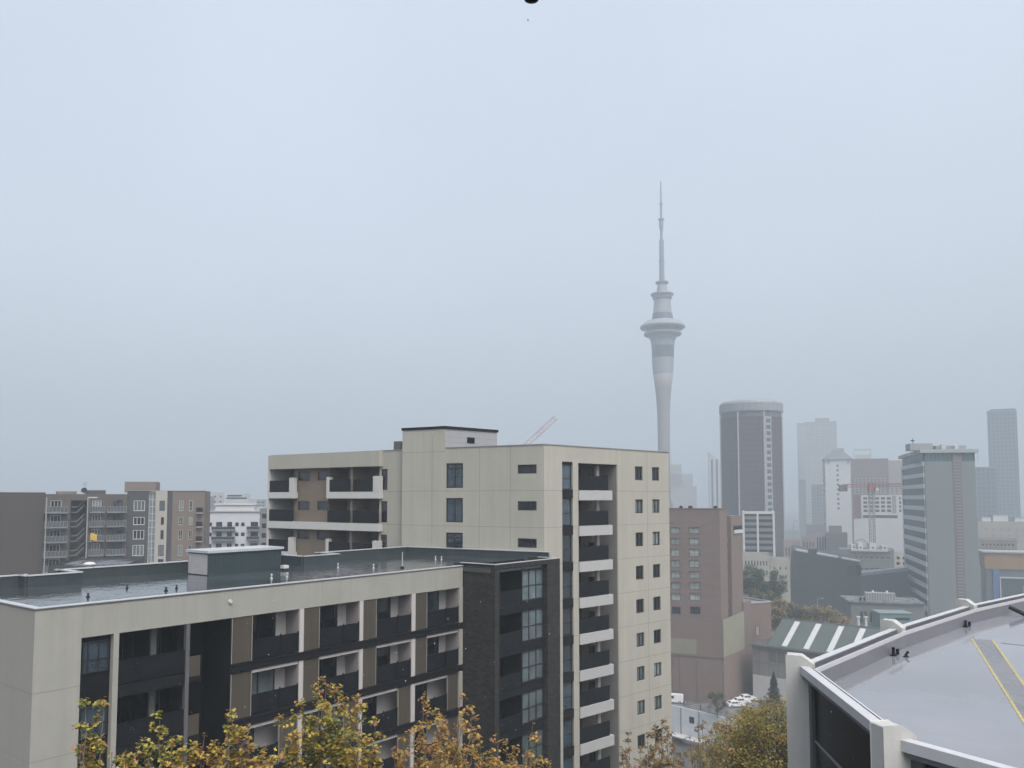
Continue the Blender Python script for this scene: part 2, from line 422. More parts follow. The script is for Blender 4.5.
        MB().fbox(FA, tb - .02, tb + .06, d2 - .2, d2 + 1.6, top - 2.44, top + .2).build('recess_wall', CHAR, A)
        window(A, FA, piers[0] + .4, tb - .3, top - 2.3, top - .2, d2 + 1.5, DGLASS, 2, (.5,), .07, name='balcony_door')
    MB().fbox(FA, piers[0], tb - .02, d2, d2 + 1.6, zl - .25, zl - .01).build('spandrel', CHAR2, A)
    # --- roof
    P = lambda t, d: FA.p(t, d, 0)
    poly = [(.02, .02), (LA, .02), (LA, dq + .3), (tr - .05, dq + .3), (36.4, -1.2), (34.4, 12.4), (24.8, 12.4), (24.8, 10.1), (21.8, 10.1), (21.8, 12.6), (6.1, 12.6), (6.1, 10.1), (3.6, 10.1), (3.6, 10.9), (.02, 10.9)]
    MB().prism([P(*q) for q in poly], zR - .3, zR).build('roof', WETROOF, A)
    # upstands along the back with pale caps
    zc = H - 4.27
    ups = poly[4:]
    segs = [(ups[i], ups[i + 1]) for i in range(len(ups) - 1)]
    for a, b in segs:
        pa, pb = P(*a), P(*b)
        G, l = to_frame(pa, pb)
        MB().fbox(G, -.12, l + .12, -.002, .24, zR - .2, zc).build('upstand', TEAL, A)
        MB().fbox(G, -.16, l + .16, -.04, .30, zc + .002, zc + .06).build('upstand_cap', CAP, A)
    # back walls down to the ground
    MB().prism([P(.1, 1.95), P(LA, 1.95), P(LA, dq + 2.4), P(35.8, dq + 2.4), P(34.2, 12.6), P(.1, 12.5)] if False else [P(.2, 2.75), P(35.6, 2.75), P(34.1, 12.2), P(6.3, 12.3), P(6.3, 10.2), P(.2, 10.7)], ZB, zR - .31).build('rear_wall', CONC, A)
    # --- plant room on the roof
    pc = at(208, 578, 1); pc = atz(208, 578, -5.02)
    v = Vector((pc.x - pA.x, pc.y - pA.y)); t0 = v.x * FA.d[0] + v.y * FA.d[1]; d0 = v.x * FA.n[0] + v.y * FA.n[1]
    t2 = FA.t(281, 575, d0)
    zt2 = FA.z(t0, 553.4, d0)
    MB().fbox(FA, t0, t2, d0, d0 + 2.35, zR, zt2).build('plant_room', brick('plant_cladding', (.032, .050, .056), (.029, .046, .052), (.02, .032, .036), FA.d, .3, 40, .02, .35, 0), A)
    MB().fbox(FA, t0 - .12, t2 + .12, d0 - .12, d0 + 2.47, zt2 + .003, zt2 + .16).build('plant_room_roof', CAP, A)
    MB().fbox(FA, t0 - .03, t0 - .002, d0 + .1, d0 + 2.25, zR + .05, zt2 - .08).build('louvre_panel', mat('grey_louvre', (.36, .36, .37), .4, .08, 2.), A)
build_A()

# small fixtures standing on the wet roof
RG = 'small vents and outlets on the wet roof'
def roof_pipe(px, py, h, r, capc, label, z=-4.89, cat='vent pipe', name='vent_pipe'):
    p = atz(px, py, z); r *= .5; h *= .62
    o = thing(name, label, cat, p, RG)
    MB().lathe((p.x, p.y), [(r * 2.4, p.z), (r * 2.4, p.z + .05), (r, p.z + .09), (r, p.z + h * .7)], 10).build('pipe', CHAR if capc is CHAR else CAP, o)
    MB().lathe((p.x, p.y), [(r * 1.1, p.z + h * .7), (r * 1.8, p.z + h * .72), (r * 1.6, p.z + h * .95), (r * .6, p.z + h)], 10).build('cowl', capc, o)
PIPES = [
    (88, 597, .32, .07, CHAR, 'dark vent pipe on the wet roof, the one nearest the cream corner'),
    (127, 588.5, .28, .06, CHAR, 'short dark vent pipe alone in the open wet part of the roof'),
    (166, 591, .34, .08, CHAR, 'stouter of two dark vent pipes left of the plant room'),
    (176.5, 588.5, .32, .06, CHAR, 'thinner of two dark vent pipes left of the plant room'),
    (271.5, 579, .5, .07, WHITE, 'white capped vent pipe in front of the teal plant room'),
    (287, 577.5, .5, .06, CAP, 'grey vent pipe just past the right end of the plant room'),
    (338, 568, .55, .06, WHITE, 'white vent pipe before the low skylight on the roof'),
    (373.5, 568.5, .5, .06, WHITE, 'white vent pipe midway between the skylight and the thin pole'),
    (435.5, 559.5, .45, .06, WHITE, 'left of a close pair of white vent pipes by the tower wall'),
    (441.5, 559.8, .45, .06, WHITE, 'right of a close pair of white vent pipes by the tower wall'),
]
for a in PIPES: roof_pipe(*a)
def misc_roof():
    p = atz(402.3, 568, -4.89)
    o = thing('mast', 'thin grey pole standing on the wet roof behind the cream fascia', 'pole', p)
    MB().tube(p, p + Vector((0, 0, 1.1)), .035, .03, 8).build('pole', CAP, o)
    MB().lathe((p.x, p.y), [(.14, p.z), (.14, p.z + .05), (.05, p.z + .12)], 10).build('base', CHAR, o)
    p = atz(332, 562.5, -4.89)
    o = thing('skylight', 'low pale skylight hatch lying on the wet roof near the back upstand', 'skylight', p)
    F = Fr((p.x - 1.0, p.y - .6), FA.d)
    MB().fbox(F, 0, 2.0, 0, 1.2, p.z, p.z + .22).build('kerb', TEAL, o)
    MB().fbox(F, -.08, 2.08, -.08, 1.28, p.z + .223, p.z + .33).build('lid', CAP, o)
    p = atz(286, 570.5, -4.89)
    o = thing('vent_box', 'small white vent box beside the right end of the plant room', 'vent', p)
    F = Fr((p.x, p.y), FA.d)
    MB().fbox(F, -.18, .22, 0, .36, p.z + .14, p.z + .34).build('hood', WHITE, o)
    MB().fbox(F, -.1, .14, .06, .3, p.z, p.z + .138).build('curb', TEAL, o)
    p = atz(89.5, 566.5, -4.25)
    o = thing('roof_ventilator', 'white domed roof ventilator beyond the back upstand, below the brown flats', 'ventilator', p)
    MB().lathe((p.x, p.y), [(.25, p.z - .9), (.25, p.z + .1)], 12).build('neck', CAP, o)
    MB().lathe((p.x, p.y), [(.26, p.z + .1), (.36, p.z + .11), (.36, p.z + .17), (.24, p.z + .25), (.08, p.z + .28)], 14).build('dome', WHITE, o)
misc_roof()

# ================================================================== B: cream tower block behind
def build_B():
    pc = at(544, 444.6, 63.0)
    ZTB = pc.z
    FR = Fr((pc.x, pc.y), (.7314, .6819))
    q = Fr((pc.x, pc.y), (-.8758, .4826))
    tq = q.t(402, 490); p402 = q.p(tq, 0, 0)
    FL = Fr((p402.x, p402.y), (.8758, -.4826)); LL = tq
    q = Fr((p402.x, p402.y), (-.825, .565)); tw = q.t(267.6, 490); pw = q.p(tw, 0, 0)
    nw_ = Fr((0, 0), (.825, -.565)).n; FW = Fr((pw.x + nw_[0] * .5, pw.y + nw_[1] * .5), (.825, -.565)); LW = tw
    LR = FR.t(668.6, 470)
    zb = 18.0
    B = thing('apartment_tower', 'taller cream apartment tower with stacked dark balconies and a grey rooftop box', 'apartment building', (pc.x, pc.y, zb))
    L0 = FR.z(0, 490.5)
    PB = 2.92
    lev = [L0 - PB * k for k in range(-1, 11)]
    # ---------------- right face
    g0, g1 = FR.t(562.2, 495), FR.t(572.8, 495)
    r0, r1 = FR.t(578.2, 495), FR.t(617.3, 495)
    ztop_r = FR.z(r0, 463)
    ops = [(g0, g1, zb, FR.z(g0, 461.5), .25), (r0, r1, zb, ztop_r, 2.2)]
    wins = []
    c1 = (FR.t(635, 475), FR.t(642.6, 475)); c2 = (FR.t(652, 475), FR.t(659.2, 475))
    for k in range(10):
        wz = L0 + .98 - PB * k
        for c in (c1, c2): wins.append((c[0], c[1], wz, wz + 1.22, .18))
    b = MB().wall(FR, 0, LR, zb, ZTB, ops + wins, .2)
    b.build('wall', CONC2, B)
    for w in wins: window(B, FR, w[0] + .01, w[1] - .01, w[2] + .01, w[3] - .01, .15, DGLASS if R() < .45 else (CURT if R() < .5 else PGLASS), 2, (), .1)
    # joints
    j = MB()
    for z in lev[1:]:
        for a, e in ((0, g0), (r1, LR)): j.fbox(FR, a, e, -.004, 0, z - .02, z + .02)
        j.fbox(FR, g1, r0, -.004, 0, z - .015, z + .015)
    for px in (617.4, 647): 
        t = FR.t(px, 480) + .02; j.fbox(FR, t - .018, t + .018, -.004, 0, zb, ZTB - .05)
    for px in (432, 479.5, 510.3):
        t = FL.t(px, 490); j.fbox(FL, t - .018, t + .018, -.004, 0, H - 6, ZTB - .05 if px > 440 else ZTB + 1.2)
    for z in lev[1:4]: j.fbox(FL, 0, LL, -.004, 0, z - .018, z + .018)
    j.fbox(FL, 0, FL.t(445, 470), -.004, 0, ZTB - .3, ZTB - .265)
    for z in lev[1:3]: j.fbox(FW, FW.t(380), LW, -.004, 0, z - .018, z + .018)
    j.fbox(FL, -.03, .03, -.004, 0, H - 6, ZTB + .2)
    j.build('panel_joint', JOINT, B)
    # glass strip
    zt = FR.z(g0, 461.5)
    for k in range(11):
        fl = L0 - PB * k
        window(B, FR, g0 + .01, g1 - .01, fl + .12, min(fl + 2.3, zt - .05) if k else zt - .25, .2, BGLASS, 1, (.45,), .06)
        MB().fbox(FR, g0, g1 + .01, -.01, .24, fl - .6, fl + .1).build('spandrel', CHAR2, B)
    MB().fbox(FR, g0, g1, .05, .24, zt - .23, zt - .01).build('spandrel', CHAR2, B)
    # balconies
    rs = FR.t(611.3, 495)
    rp = FR.t(608.2, 495)
    BRW = mat('balcony_brown', (.17, .145, .115), .7, .1, 1.)
    MB().fbox(FR, r0 - .02, r1 + .02, 2.2, 2.35, zb, ztop_r + .02).build('recess_wall', BRW, B)
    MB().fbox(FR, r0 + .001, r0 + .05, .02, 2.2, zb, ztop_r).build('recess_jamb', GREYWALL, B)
    MB().fbox(FR, r1 - .05, r1 - .001, .02, 2.2, zb, ztop_r - .003).build('recess_jamb', mat('jamb_shade_grey', (.26, .255, .24), .75, .08), B)  # sheet on the right jamb, greyed for the shade inside the recess
    for k in range(11):
        fl = L0 - PB * k
        zs1 = fl - .28 + .34; zs0 = zs1 - .98 + .02
        # projecting pale slab band
        MB().fbox(FR, r0 + .0, rs, -.12, .0, fl - .78, fl + .04).fbox(FR, r0 + .06, rs, .002, 2.18, fl - .3, fl + .04).build('balcony_slab', mat('balcony_band', (.40, .405, .405), .6, .05, 1., streak=.5), B)
        MB().fbox(FR, r0 + .05, rp, .0, .04, fl + .06, fl + 1.22).build('railing', RAIL, B)
        MB().fbox(FR, r0 + .05, rp, -.01, .05, fl + 1.225, fl + 1.27).build('handrail', CHAR, B)
        so = fl + PB - .3 - .02 if k else ztop_r
        if k > 8: continue
        window(B, FR, r0 + .5, r0 + 2.6, fl + .06, so - .35, 2.14, BGLASS if k % 3 == 0 else DGLASS, 2, (), .12, name='balcony_door')
        MB().fbox(FR, rp - .45, rp - .1, .9, 1.2, fl + .05, so - .1).build('post', WHITEWALL, B)
        if R() < .6: MB().fbox(FR, r0 + 3., r0 + 3.6, 1.2, 1.6, fl + .05, fl + 1.45).build('partition', CHAR, B)
    # ---------------- left face
    bw = []
    for y0, y1 in ((463.4, 488), (498, 522.2), (532.4, 557)):
        a, e = FL.t(446.2, 480), FL.t(463, 480); bw.append((a, e, FL.z(a, y1), FL.z(a, y0), .15))
    sw = []
    for y0, y1 in ((464.8, 473.8), (501.2, 510.4), (538.2, 547.4)):
        a, e = FL.t(517.6, 490), FL.t(536.6, 490); sw.append((a, e, FL.z(a, y1), FL.z(a, y0), .15))
    MB().wall(FL, 0, LL, 40, ZTB, bw + sw, .15).build('wall', CONC2, B)
    for w in bw: window(B, FL, w[0] + .01, w[1] - .01, w[2] + .01, w[3] - .01, .1, BGLASS, 2, (.8,), .1)
    for w in sw: window(B, FL, w[0] + .01, w[1] - .01, w[2] + .01, w[3] - .01, .1, DGLASS, 1, (), .09, vs=(.7,))
    # coping along both faces
    MB().fbox(FR, 0, LR + .04, -.05, .3, ZTB, ZTB + .07).fbox(FL, FL.t(446, 450), LL - .02, -.05, .3, ZTB, ZTB + .068).fbox(FW, -.05, LW, -.05, .3, ZTB, ZTB + .06).build('coping', mat('grey_coping', (.25, .25, .25), .45, .1), B)
    # roof and back
    e1 = FR.p(LR, 0, 0); e2 = FR.p(LR, 14, 0); w1 = FW.p(0, 0, 0); w2 = FW.p(0, 13, 0)
    MB().prism([FW.p(.05, .35, 0), FW.p(LW - .05, .35, 0), FL.p(.5, 1.0, 0), FL.p(LL - .4, .5, 0), FR.p(LR - .35, .5, 0), FR.p(LR - .35, 13.9, 0), w2], ZTB - .8, ZTB - .35).build('roof', ROOF, B)
    bk = MB().quad(e1 + Vector((0, 0, zb)), FR.p(LR, 14, zb), FR.p(LR, 14, ZTB), e1 + Vector((0, 0, ZTB)))
    bk.quad(FR.p(LR, 14, zb), FW.p(0, 13, zb), FW.p(0, 13, ZTB), FR.p(LR, 14, ZTB))
    bk.quad(FW.p(0, 13, zb), FW.p(0, 0, zb), FW.p(0, 0, ZTB), FW.p(0, 13, ZTB))
    bk.build('rear_wall', CONC2, B)
    # ---------------- rooftop box
    tb0, tb1 = 0.0, FL.t(445, 440)
    zt = FL.z(tb1, 428.5)
    pcn = FL.p(tb1, 0, 0)
    FB = Fr((pcn.x, pcn.y), FR.d); lb = FB.t(497.2, 440)
    MB().wall(FL, tb0, tb1, ZTB, zt).quad(FL.p(0, 6, ZTB - .4), FL.p(0, 0, ZTB - .4), FL.p(0, 0, zt), FL.p(0, 6, zt)).build('lift_tower', CONC2, B)
    MB().fbox(FB, .02, lb, .03, 5.5, ZTB - .4, zt - .01).build('plant_room', mat('grey_cladding', (.30, .31, .325), .5, .06, .8, streak=.4), B)
    MB().fbox(FB, -.06, lb + .1, -.06, .12, zt, zt + .22).fbox(FL, -.08, tb1, -.06, .12, zt, zt + .218).build('dark_coping', CHAR, B)
    MB().prism([FL.p(0, .13, 0), FL.p(tb1 - .2, .14, 0), FB.p(lb, .13, 0), FB.p(lb, 5.5, 0), FL.p(0, 6, 0)], zt - .3, zt - .02).build('plant_roof', ROOF, B)
    a, e = FB.t(467.3, 440), FB.t(474.5, 440)
    MB().fbox(FB, a, e, -.03, .028, FB.z(a, 442.8), FB.z(a, 437.2)).build('louvre', CHAR, B)
    jj = MB(); zz = FB.z(1, 442.0)
    for py in (437, 442.5): zz = FB.z(1, py); jj.fbox(FB, .03, lb - .01, .024, .0298, zz - .012, zz + .012)
    jj.build('cladding_joint', JOINT, B)
    # little dark box behind the tower
    p = at(397.5, 451, FL.p(-.3, 2, 0).y)
    F2 = Fr((p.x - .35, p.y), FL.d)
    MB().fbox(F2, -.0, .75, 0, .8, ZTB - .4, ZTB + .85).build('vent_box', mat('dark_vent', (.09, .09, .095), .6), B)
    # ---------------- wing with deep balconies
    tx = lambda px: FW.t(px, 490)
    tv = lambda px: FW.t(px, 490, -.5)
    xe = tx(379.2)                                       # end of the recess zone
    zs = lambda py, t=None: FW.z(tx(330), py)
    zf = zs(467.8)
    nw = []
    for y0, y1 in ((469, 490), (501, 522.5), (534.5, 556)):
        a, e = tx(381.2), tx(387.4); nw.append((a, e, FW.z(a, y1), FW.z(a, y0), .15))
    MB().wall(FW, xe, LW, 40, ZTB, nw, .15).quad(FW.p(xe, 0, 40), FW.p(xe, 0, zf), FW.p(xe, 2.6, zf), FW.p(xe, 2.6, 40)).build('wall', CONC2, B)
    for w in nw: window(B, FW, w[0] + .01, w[1] - .01, w[2] + .01, w[3] - .01, .1, DGLASS, 1, (.52,), .08)
    MB().fbox(FW, 0, tv(379), -.5, 0, zf, ZTB - .003).quad(FW.p(0, 0, zf), FW.p(xe, 0, zf), FW.p(xe, 2.6, zf), FW.p(0, 2.6, zf)).build('fascia', CONC2, B)
    MB().fbox(FW, -.02, .16, -.5, 2.6, 40, zf - .003).build('end_fin', WHITE, B)
    BRN = brick('brown_brick', (.185, .145, .105), (.155, .120, .088), (.20, .17, .14), FW.d, .35, .11, .015, .8)
    BRN2 = mat('brown_render', (.235, .20, .165), .8, .06, .8)
    MB().fbox(FW, .16, xe, 2.4, 2.6, 40, zf).build('recess_wall', mat('recess_grey', (.24, .23, .22), .7, .08), B)
    b0, b1 = tx(293.5), tx(328)
    fl0 = zs(495.5) + .45; fls = [fl0, zs(530.5) + .65, zs(530.5) + .65 - PB]
    fls = [zs(492), zs(522.3), zs(522.3) - PB]
    # brown brick centre, nearly flush
    bwins = []
    for k, fl in enumerate(fls):
        for x0, x1 in ((297, 309), (316.6, 328.8 - .9)):
            t0, t1 = tx(x0), tx(x1)
            top = (471.2, 501.3, 531.5)[k]; bot = (480.3, 510.5, 540.3)[k]
            bwins.append((t0, t1, zs(bot), zs(top), .12))
    MB().wall(FW, b0, b1, 40, zf - .002, bwins, .12, 0, d=.1).quad(FW.p(b0, .1, 40), FW.p(b0, .1, zf), FW.p(b0, 2.4, zf), FW.p(b0, 2.4, 40)).quad(FW.p(b1, .1, 40), FW.p(b1, 2.4, 40), FW.p(b1, 2.4, zf), FW.p(b1, .1, zf)).build('brick_panel', BRN, B)
    for w in bwins: window(B, FW, w[0] + .01, w[1] - .01, w[2] + .01, w[3] - .01, .2, DGLASS, 1, (), .07)
    for k, fl in enumerate(fls):
        zt_ = zf if k == 0 else fls[k - 1] - .75
        MB().fbox(FW, tx(350.2), tx(352.4), -.02, 2.4, fl, zt_).build('pier', BRN2, B)
        hb = .68 if k == 1 else .6
        runs = ((.17, tv(293.2)), (tv(326.4), tv(379))) if k != 1 else ((.17, tv(379)),)
        sl = MB()
        for a, e in runs: sl.fbox(FW, a, e, -.5, -.0 if k == 1 else 2.38, fl - hb, fl)
        if k == 1:
            sl.fbox(FW, .17, b0 - .01, .002, 2.38, fl - hb, fl).fbox(FW, b1 + .01, xe, .002, 2.38, fl - hb, fl)
        sl.build('balcony_slab', WHITE if k == 1 else mat('band_white', (.52, .515, .50), .6, .05, 1., streak=.5), B)
        if k != 1:       # upstand fins at the balcony ends
            for a, e in ((tv(289.2), tv(293.2)), (tv(326.4), tv(328.6)), (tv(373.0), tv(379))): MB().fbox(FW, a, e, -.52, -.02, fl + .003, fl + 1.4).build('balcony_cheek', WHITE, B)
        for a, e in ((.2, tv(289) if k != 1 else tv(292.6)), (tv(328.8) if k != 1 else tv(327), tv(349.6)), (tv(352.2), tv(372.8) if k != 1 else tv(378))):
            MB().fbox(FW, a, e, -.42, -.38, fl + .02, fl + 1.15).build('railing', RAIL, B)
        for x0, x1 in ((282, 292), (337, 347), (361, 372)):
            window(B, FW, tx(x0), tx(x1), fl + .05, min(zt_ - .2, fl + 2.3), 2.34, DGLASS, 2, (), .08, name='balcony_door')
build_B()

# ================================================================== C: polygonal building at lower right
def build_C():
    zr = H - 5.75
    P = [(9.75, 27.5), (16.5, 35.1), (23.7, 42.2), (31.2, 48.4), (39.5, 51.5), (47, 50), (53, 44), (56, 36), (55, 26), (51, 16), (43, 9), (33, 5), (23, 6), (14.5, 10.2), (9.0, 19.3)]
    P = [Vector(p) for p in P]
    n = len(P); c = Vector((31, 29))
    zb = 27.0
    C = thing('polygonal_building', 'many-sided building with white concrete pillars, black glass and a wet grey roof', 'building', (c.x, c.y, zb))
    WC = mat('white_concrete', (.42, .425, .41), .7, .10, 1.6, streak=.6, bump=.15, fine=14)
    RIM = mat('white_rim', (.47, .48, .50), .35, .06, 1.2)
    MEM = mat('membrane_upstand', (.15, .147, .17), .35, .12, .7, streak=.5)
    ROOFM = wet('wet_grey_membrane', (.165, .172, .190), .03, .10, .14, .004, 3.0, 1.5, .12)
    BLK = mat('black_glass', (.004, .005, .007), .3, .3, .5, ior=1.25)
    GUT = mat('rim_gutter', (.10, .10, .115), .4, .1)
    def inset(k):
        out = []
        for i in range(n):
            a, b, d = P[i - 1], P[i], P[(i + 1) % n]
            u = (b - a).normalized(); v = (d - b).normalized()
            n1 = Vector((u.y, -u.x)); n2 = Vector((v.y, -v.x))
            if n1.dot(c - b) < 0: n1 = -n1; n2 = -n2
            bis = (n1 + n2).normalized(); out.append(b + bis * (k / max(.3, bis.dot(n1))))
        return out
    def ring(a, b, z0, z1, name, m, seg=False):
        Q0, Q1 = inset(a), inset(b)
        for i in range(n):
            j = (i + 1) % n
            MB().hexa([(*Q0[i], z0), (*Q0[j], z0), (*Q1[j], z0), (*Q1[i], z0), (*Q0[i], z1), (*Q0[j], z1), (*Q1[j], z1), (*Q1[i], z1)]).build(name, m, C)
    ring(-.06, .22, zr - .16, zr + .10, 'rim', RIM)
    ring(.2205, .25, zr - .04, zr + .085, 'rim_flashing', GUT)
    ring(.2505, .42, zr - .16, zr - .06, 'gutter', GUT)
    ring(.4205, .48, zr - .16, zr - .01, 'inner_coping', RIM)
    ring(.42, .498, zr - .8, zr - .165, 'upstand', MEM)
    Q = inset(.45)
    zroof = zr - .68
    MB().prism(list(reversed(Q)), zroof - .4, zroof).build('roof', ROOFM, C)
    # glazing per side
    for i in range(n):
        j = (i + 1) % n
        a, b = P[i], P[j]
        F, l = to_frame(a, b)
        if F.n[0] * (c.x - a.x) + F.n[1] * (c.y - a.y) < 0: F, l = to_frame(b, a)
        g = MB().fbox(F, .05, l - .05, .30, .38, zb, zr - .17).build('glazing', BLK, C)
        tr = MB()
        for zz in (2.25, 5.4, 8.6, 11.8): tr.fbox(F, .3, l - .3, .25, .298, zr - zz - .03, zr - zz + .03)
        tr.build('transom', mat('grey_transom', (.20, .20, .21), .4), g)
        MB().fbox(F, .3, .62, .18, .297, zb, zr - .18).fbox(F, l - .62, l - .3, .18, .297, zb, zr - .18).build('jamb', mat('dark_jamb', (.07, .07, .078), .5), g)
        MB().fbox(F, .3, l - .3, .0, .05, zr - .30, zr - .162).build('head_rail', GUT, C)
    # pillars
    for i in range(n):
        b = P[i]; r = (b - c).normalized()
        u = (P[i] - P[i - 1]).normalized(); v = (P[(i + 1) % n] - P[i]).normalized()
        bis = Vector(((u.y + v.y), -(u.x + v.x))).normalized()
        if bis.dot(b - c) < 0: bis = -bis
        F = Fr((b.x, b.y), (-bis.y, bis.x))
        if F.n[0] * bis.x + F.n[1] * bis.y > 0: F = Fr((b.x, b.y), (bis.y, -bis.x))
        hw = .24
        z1 = zr + .42
        prof = [(-.42, zb), (-.42, z1), (.06, z1), (.44, zr + .16), (.44, zr + .105), (.435, zr + .06), (.435, zb)]
        vs = [F.p(-hw, d, z) for d, z in prof] + [F.p(hw, d, z) for d, z in prof]
        k = len(prof)
        fs = [tuple(range(k)), tuple(reversed(range(k, 2 * k)))] + [(q, (q + 1) % k, (q + 1) % k + k, q + k) for q in range(k)]
        o = MB().add(vs, fs).build('pillar', WC, C)
        md = o.modifiers.new('bevel', 'BEVEL'); md.width = .02; md.segments = 1
    # yellow walkway on the roof
    z = zroof + .004
    def pt(px, py): q = atz(px, py, z - H); return Vector((q.x, q.y, z))
    l0, l1, m0, m1 = pt(972, 639), pt(1024, 722), pt(992.5, 640), pt(1040, 708)
    def strip(a, b, w, name, m, zz):
        d = (b - a).normalized(); s = Vector((-d.y, d.x, 0)) * w
        bb = a + (b - a) * 1.6
        MB().hexa([a - s, a + s, bb + s, bb - s] + [v + Vector((0, 0, zz)) for v in (a - s, a + s, bb + s, bb - s)]).build(name, m, C)
    YEL = mat('yellow_line_paint', (.40, .33, .12), .5, .35, 5.)
    GW = wet('walkway_membrane', (.115, .118, .128), .16, .45, .3, .004, 8., 1.4, .7)
    d = (l1 - l0)
    e = m1 + (m1 - m0).normalized() * .0
    MB().add([l0, m0, m0 + (m1 - m0) * 1.6, l0 + d * 1.6], [(0, 1, 2, 3)]).build('walkway', GW, C)
    strip(l0 + Vector((0, 0, .003)), l1 + Vector((0, 0, .003)), .042, 'yellow_line', YEL, .006)
    strip(m0 + Vector((0, 0, .003)), m1 + Vector((0, 0, .003)), .042, 'yellow_line', YEL, .006)
    strip(pt(1001, 643), pt(1030, 646), .04, 'membrane_seam', GUT, .006)
    # fixtures
    Z = zroof - H
    def drain(px, py, s, label):
        p = atz(px, py, Z)
        o = thing('roof_drain', label, 'roof drain', p, 'black fixtures on the grey membrane roof')
        MB().lathe((p.x, p.y), [(.14 * s, p.z), (.14 * s, p.z + .04), (.05 * s, p.z + .06), (.05 * s, p.z + .16 * s)], 10).build('base', CHAR, o)
        MB().tube(p + Vector((-.02, 0, .1 * s)), p + Vector((.16 * s, .05, .26 * s)), .06 * s, .07 * s, 8).build('spout', CHAR, o)
    drain(906, 657, .75, 'small black roof drain standing alone on the pale wet membrane')
    def anchor(i, px, label):
        F, l = to_frame(P[i], P[i + 1])
        if F.n[0] * (c.x - P[i].x) + F.n[1] * (c.y - P[i].y) < 0: F = Fr((P[i].x, P[i].y), (-F.d[0], -F.d[1]))
        t = F.t(px, 640, .8)
        o = thing('roof_anchor', label, 'roof anchor', F.p(t, .8, zroof), 'black fixtures on the grey membrane roof')
        MB().fbox(F, t - .30, t - .2, .75, .85, zroof, zroof + .22).build('plate', CHAR, o)
        MB().fbox(F, t + .16, t + .25, .75, .85, zroof, zroof + .34).fbox(F, t + .08, t + .33, .7, .9, zroof, zroof + .05).build('post', CHAR, o)
        MB().tube(F.p(t - .22, .8, zroof + .08), F.p(t + .18, .8, zroof + .08), .02).build('bar', CHAR, o)
    anchor(1, 895, 'low black anchor frame at the foot of the far upstand, by the nearer pillar head')
    anchor(2, 968, 'black anchor frame at the foot of the far upstand, by the second pillar head')
    p = atz(1022, 617, Z)
    o = thing('roof_bracket', 'dark angled bracket on the membrane roof at the far right edge', 'bracket', p, 'black fixtures on the grey membrane roof')
    MB().tube(p + Vector((-.5, .3, .5)), p + Vector((.3, -.2, .05)), .1, .12, 8).build('arm', CHAR, o)
    MB().tube(p + Vector((.3, -.2, 0)), p + Vector((.3, -.2, .3)), .15, .12, 8).build('foot', CHAR, o)
build_C()

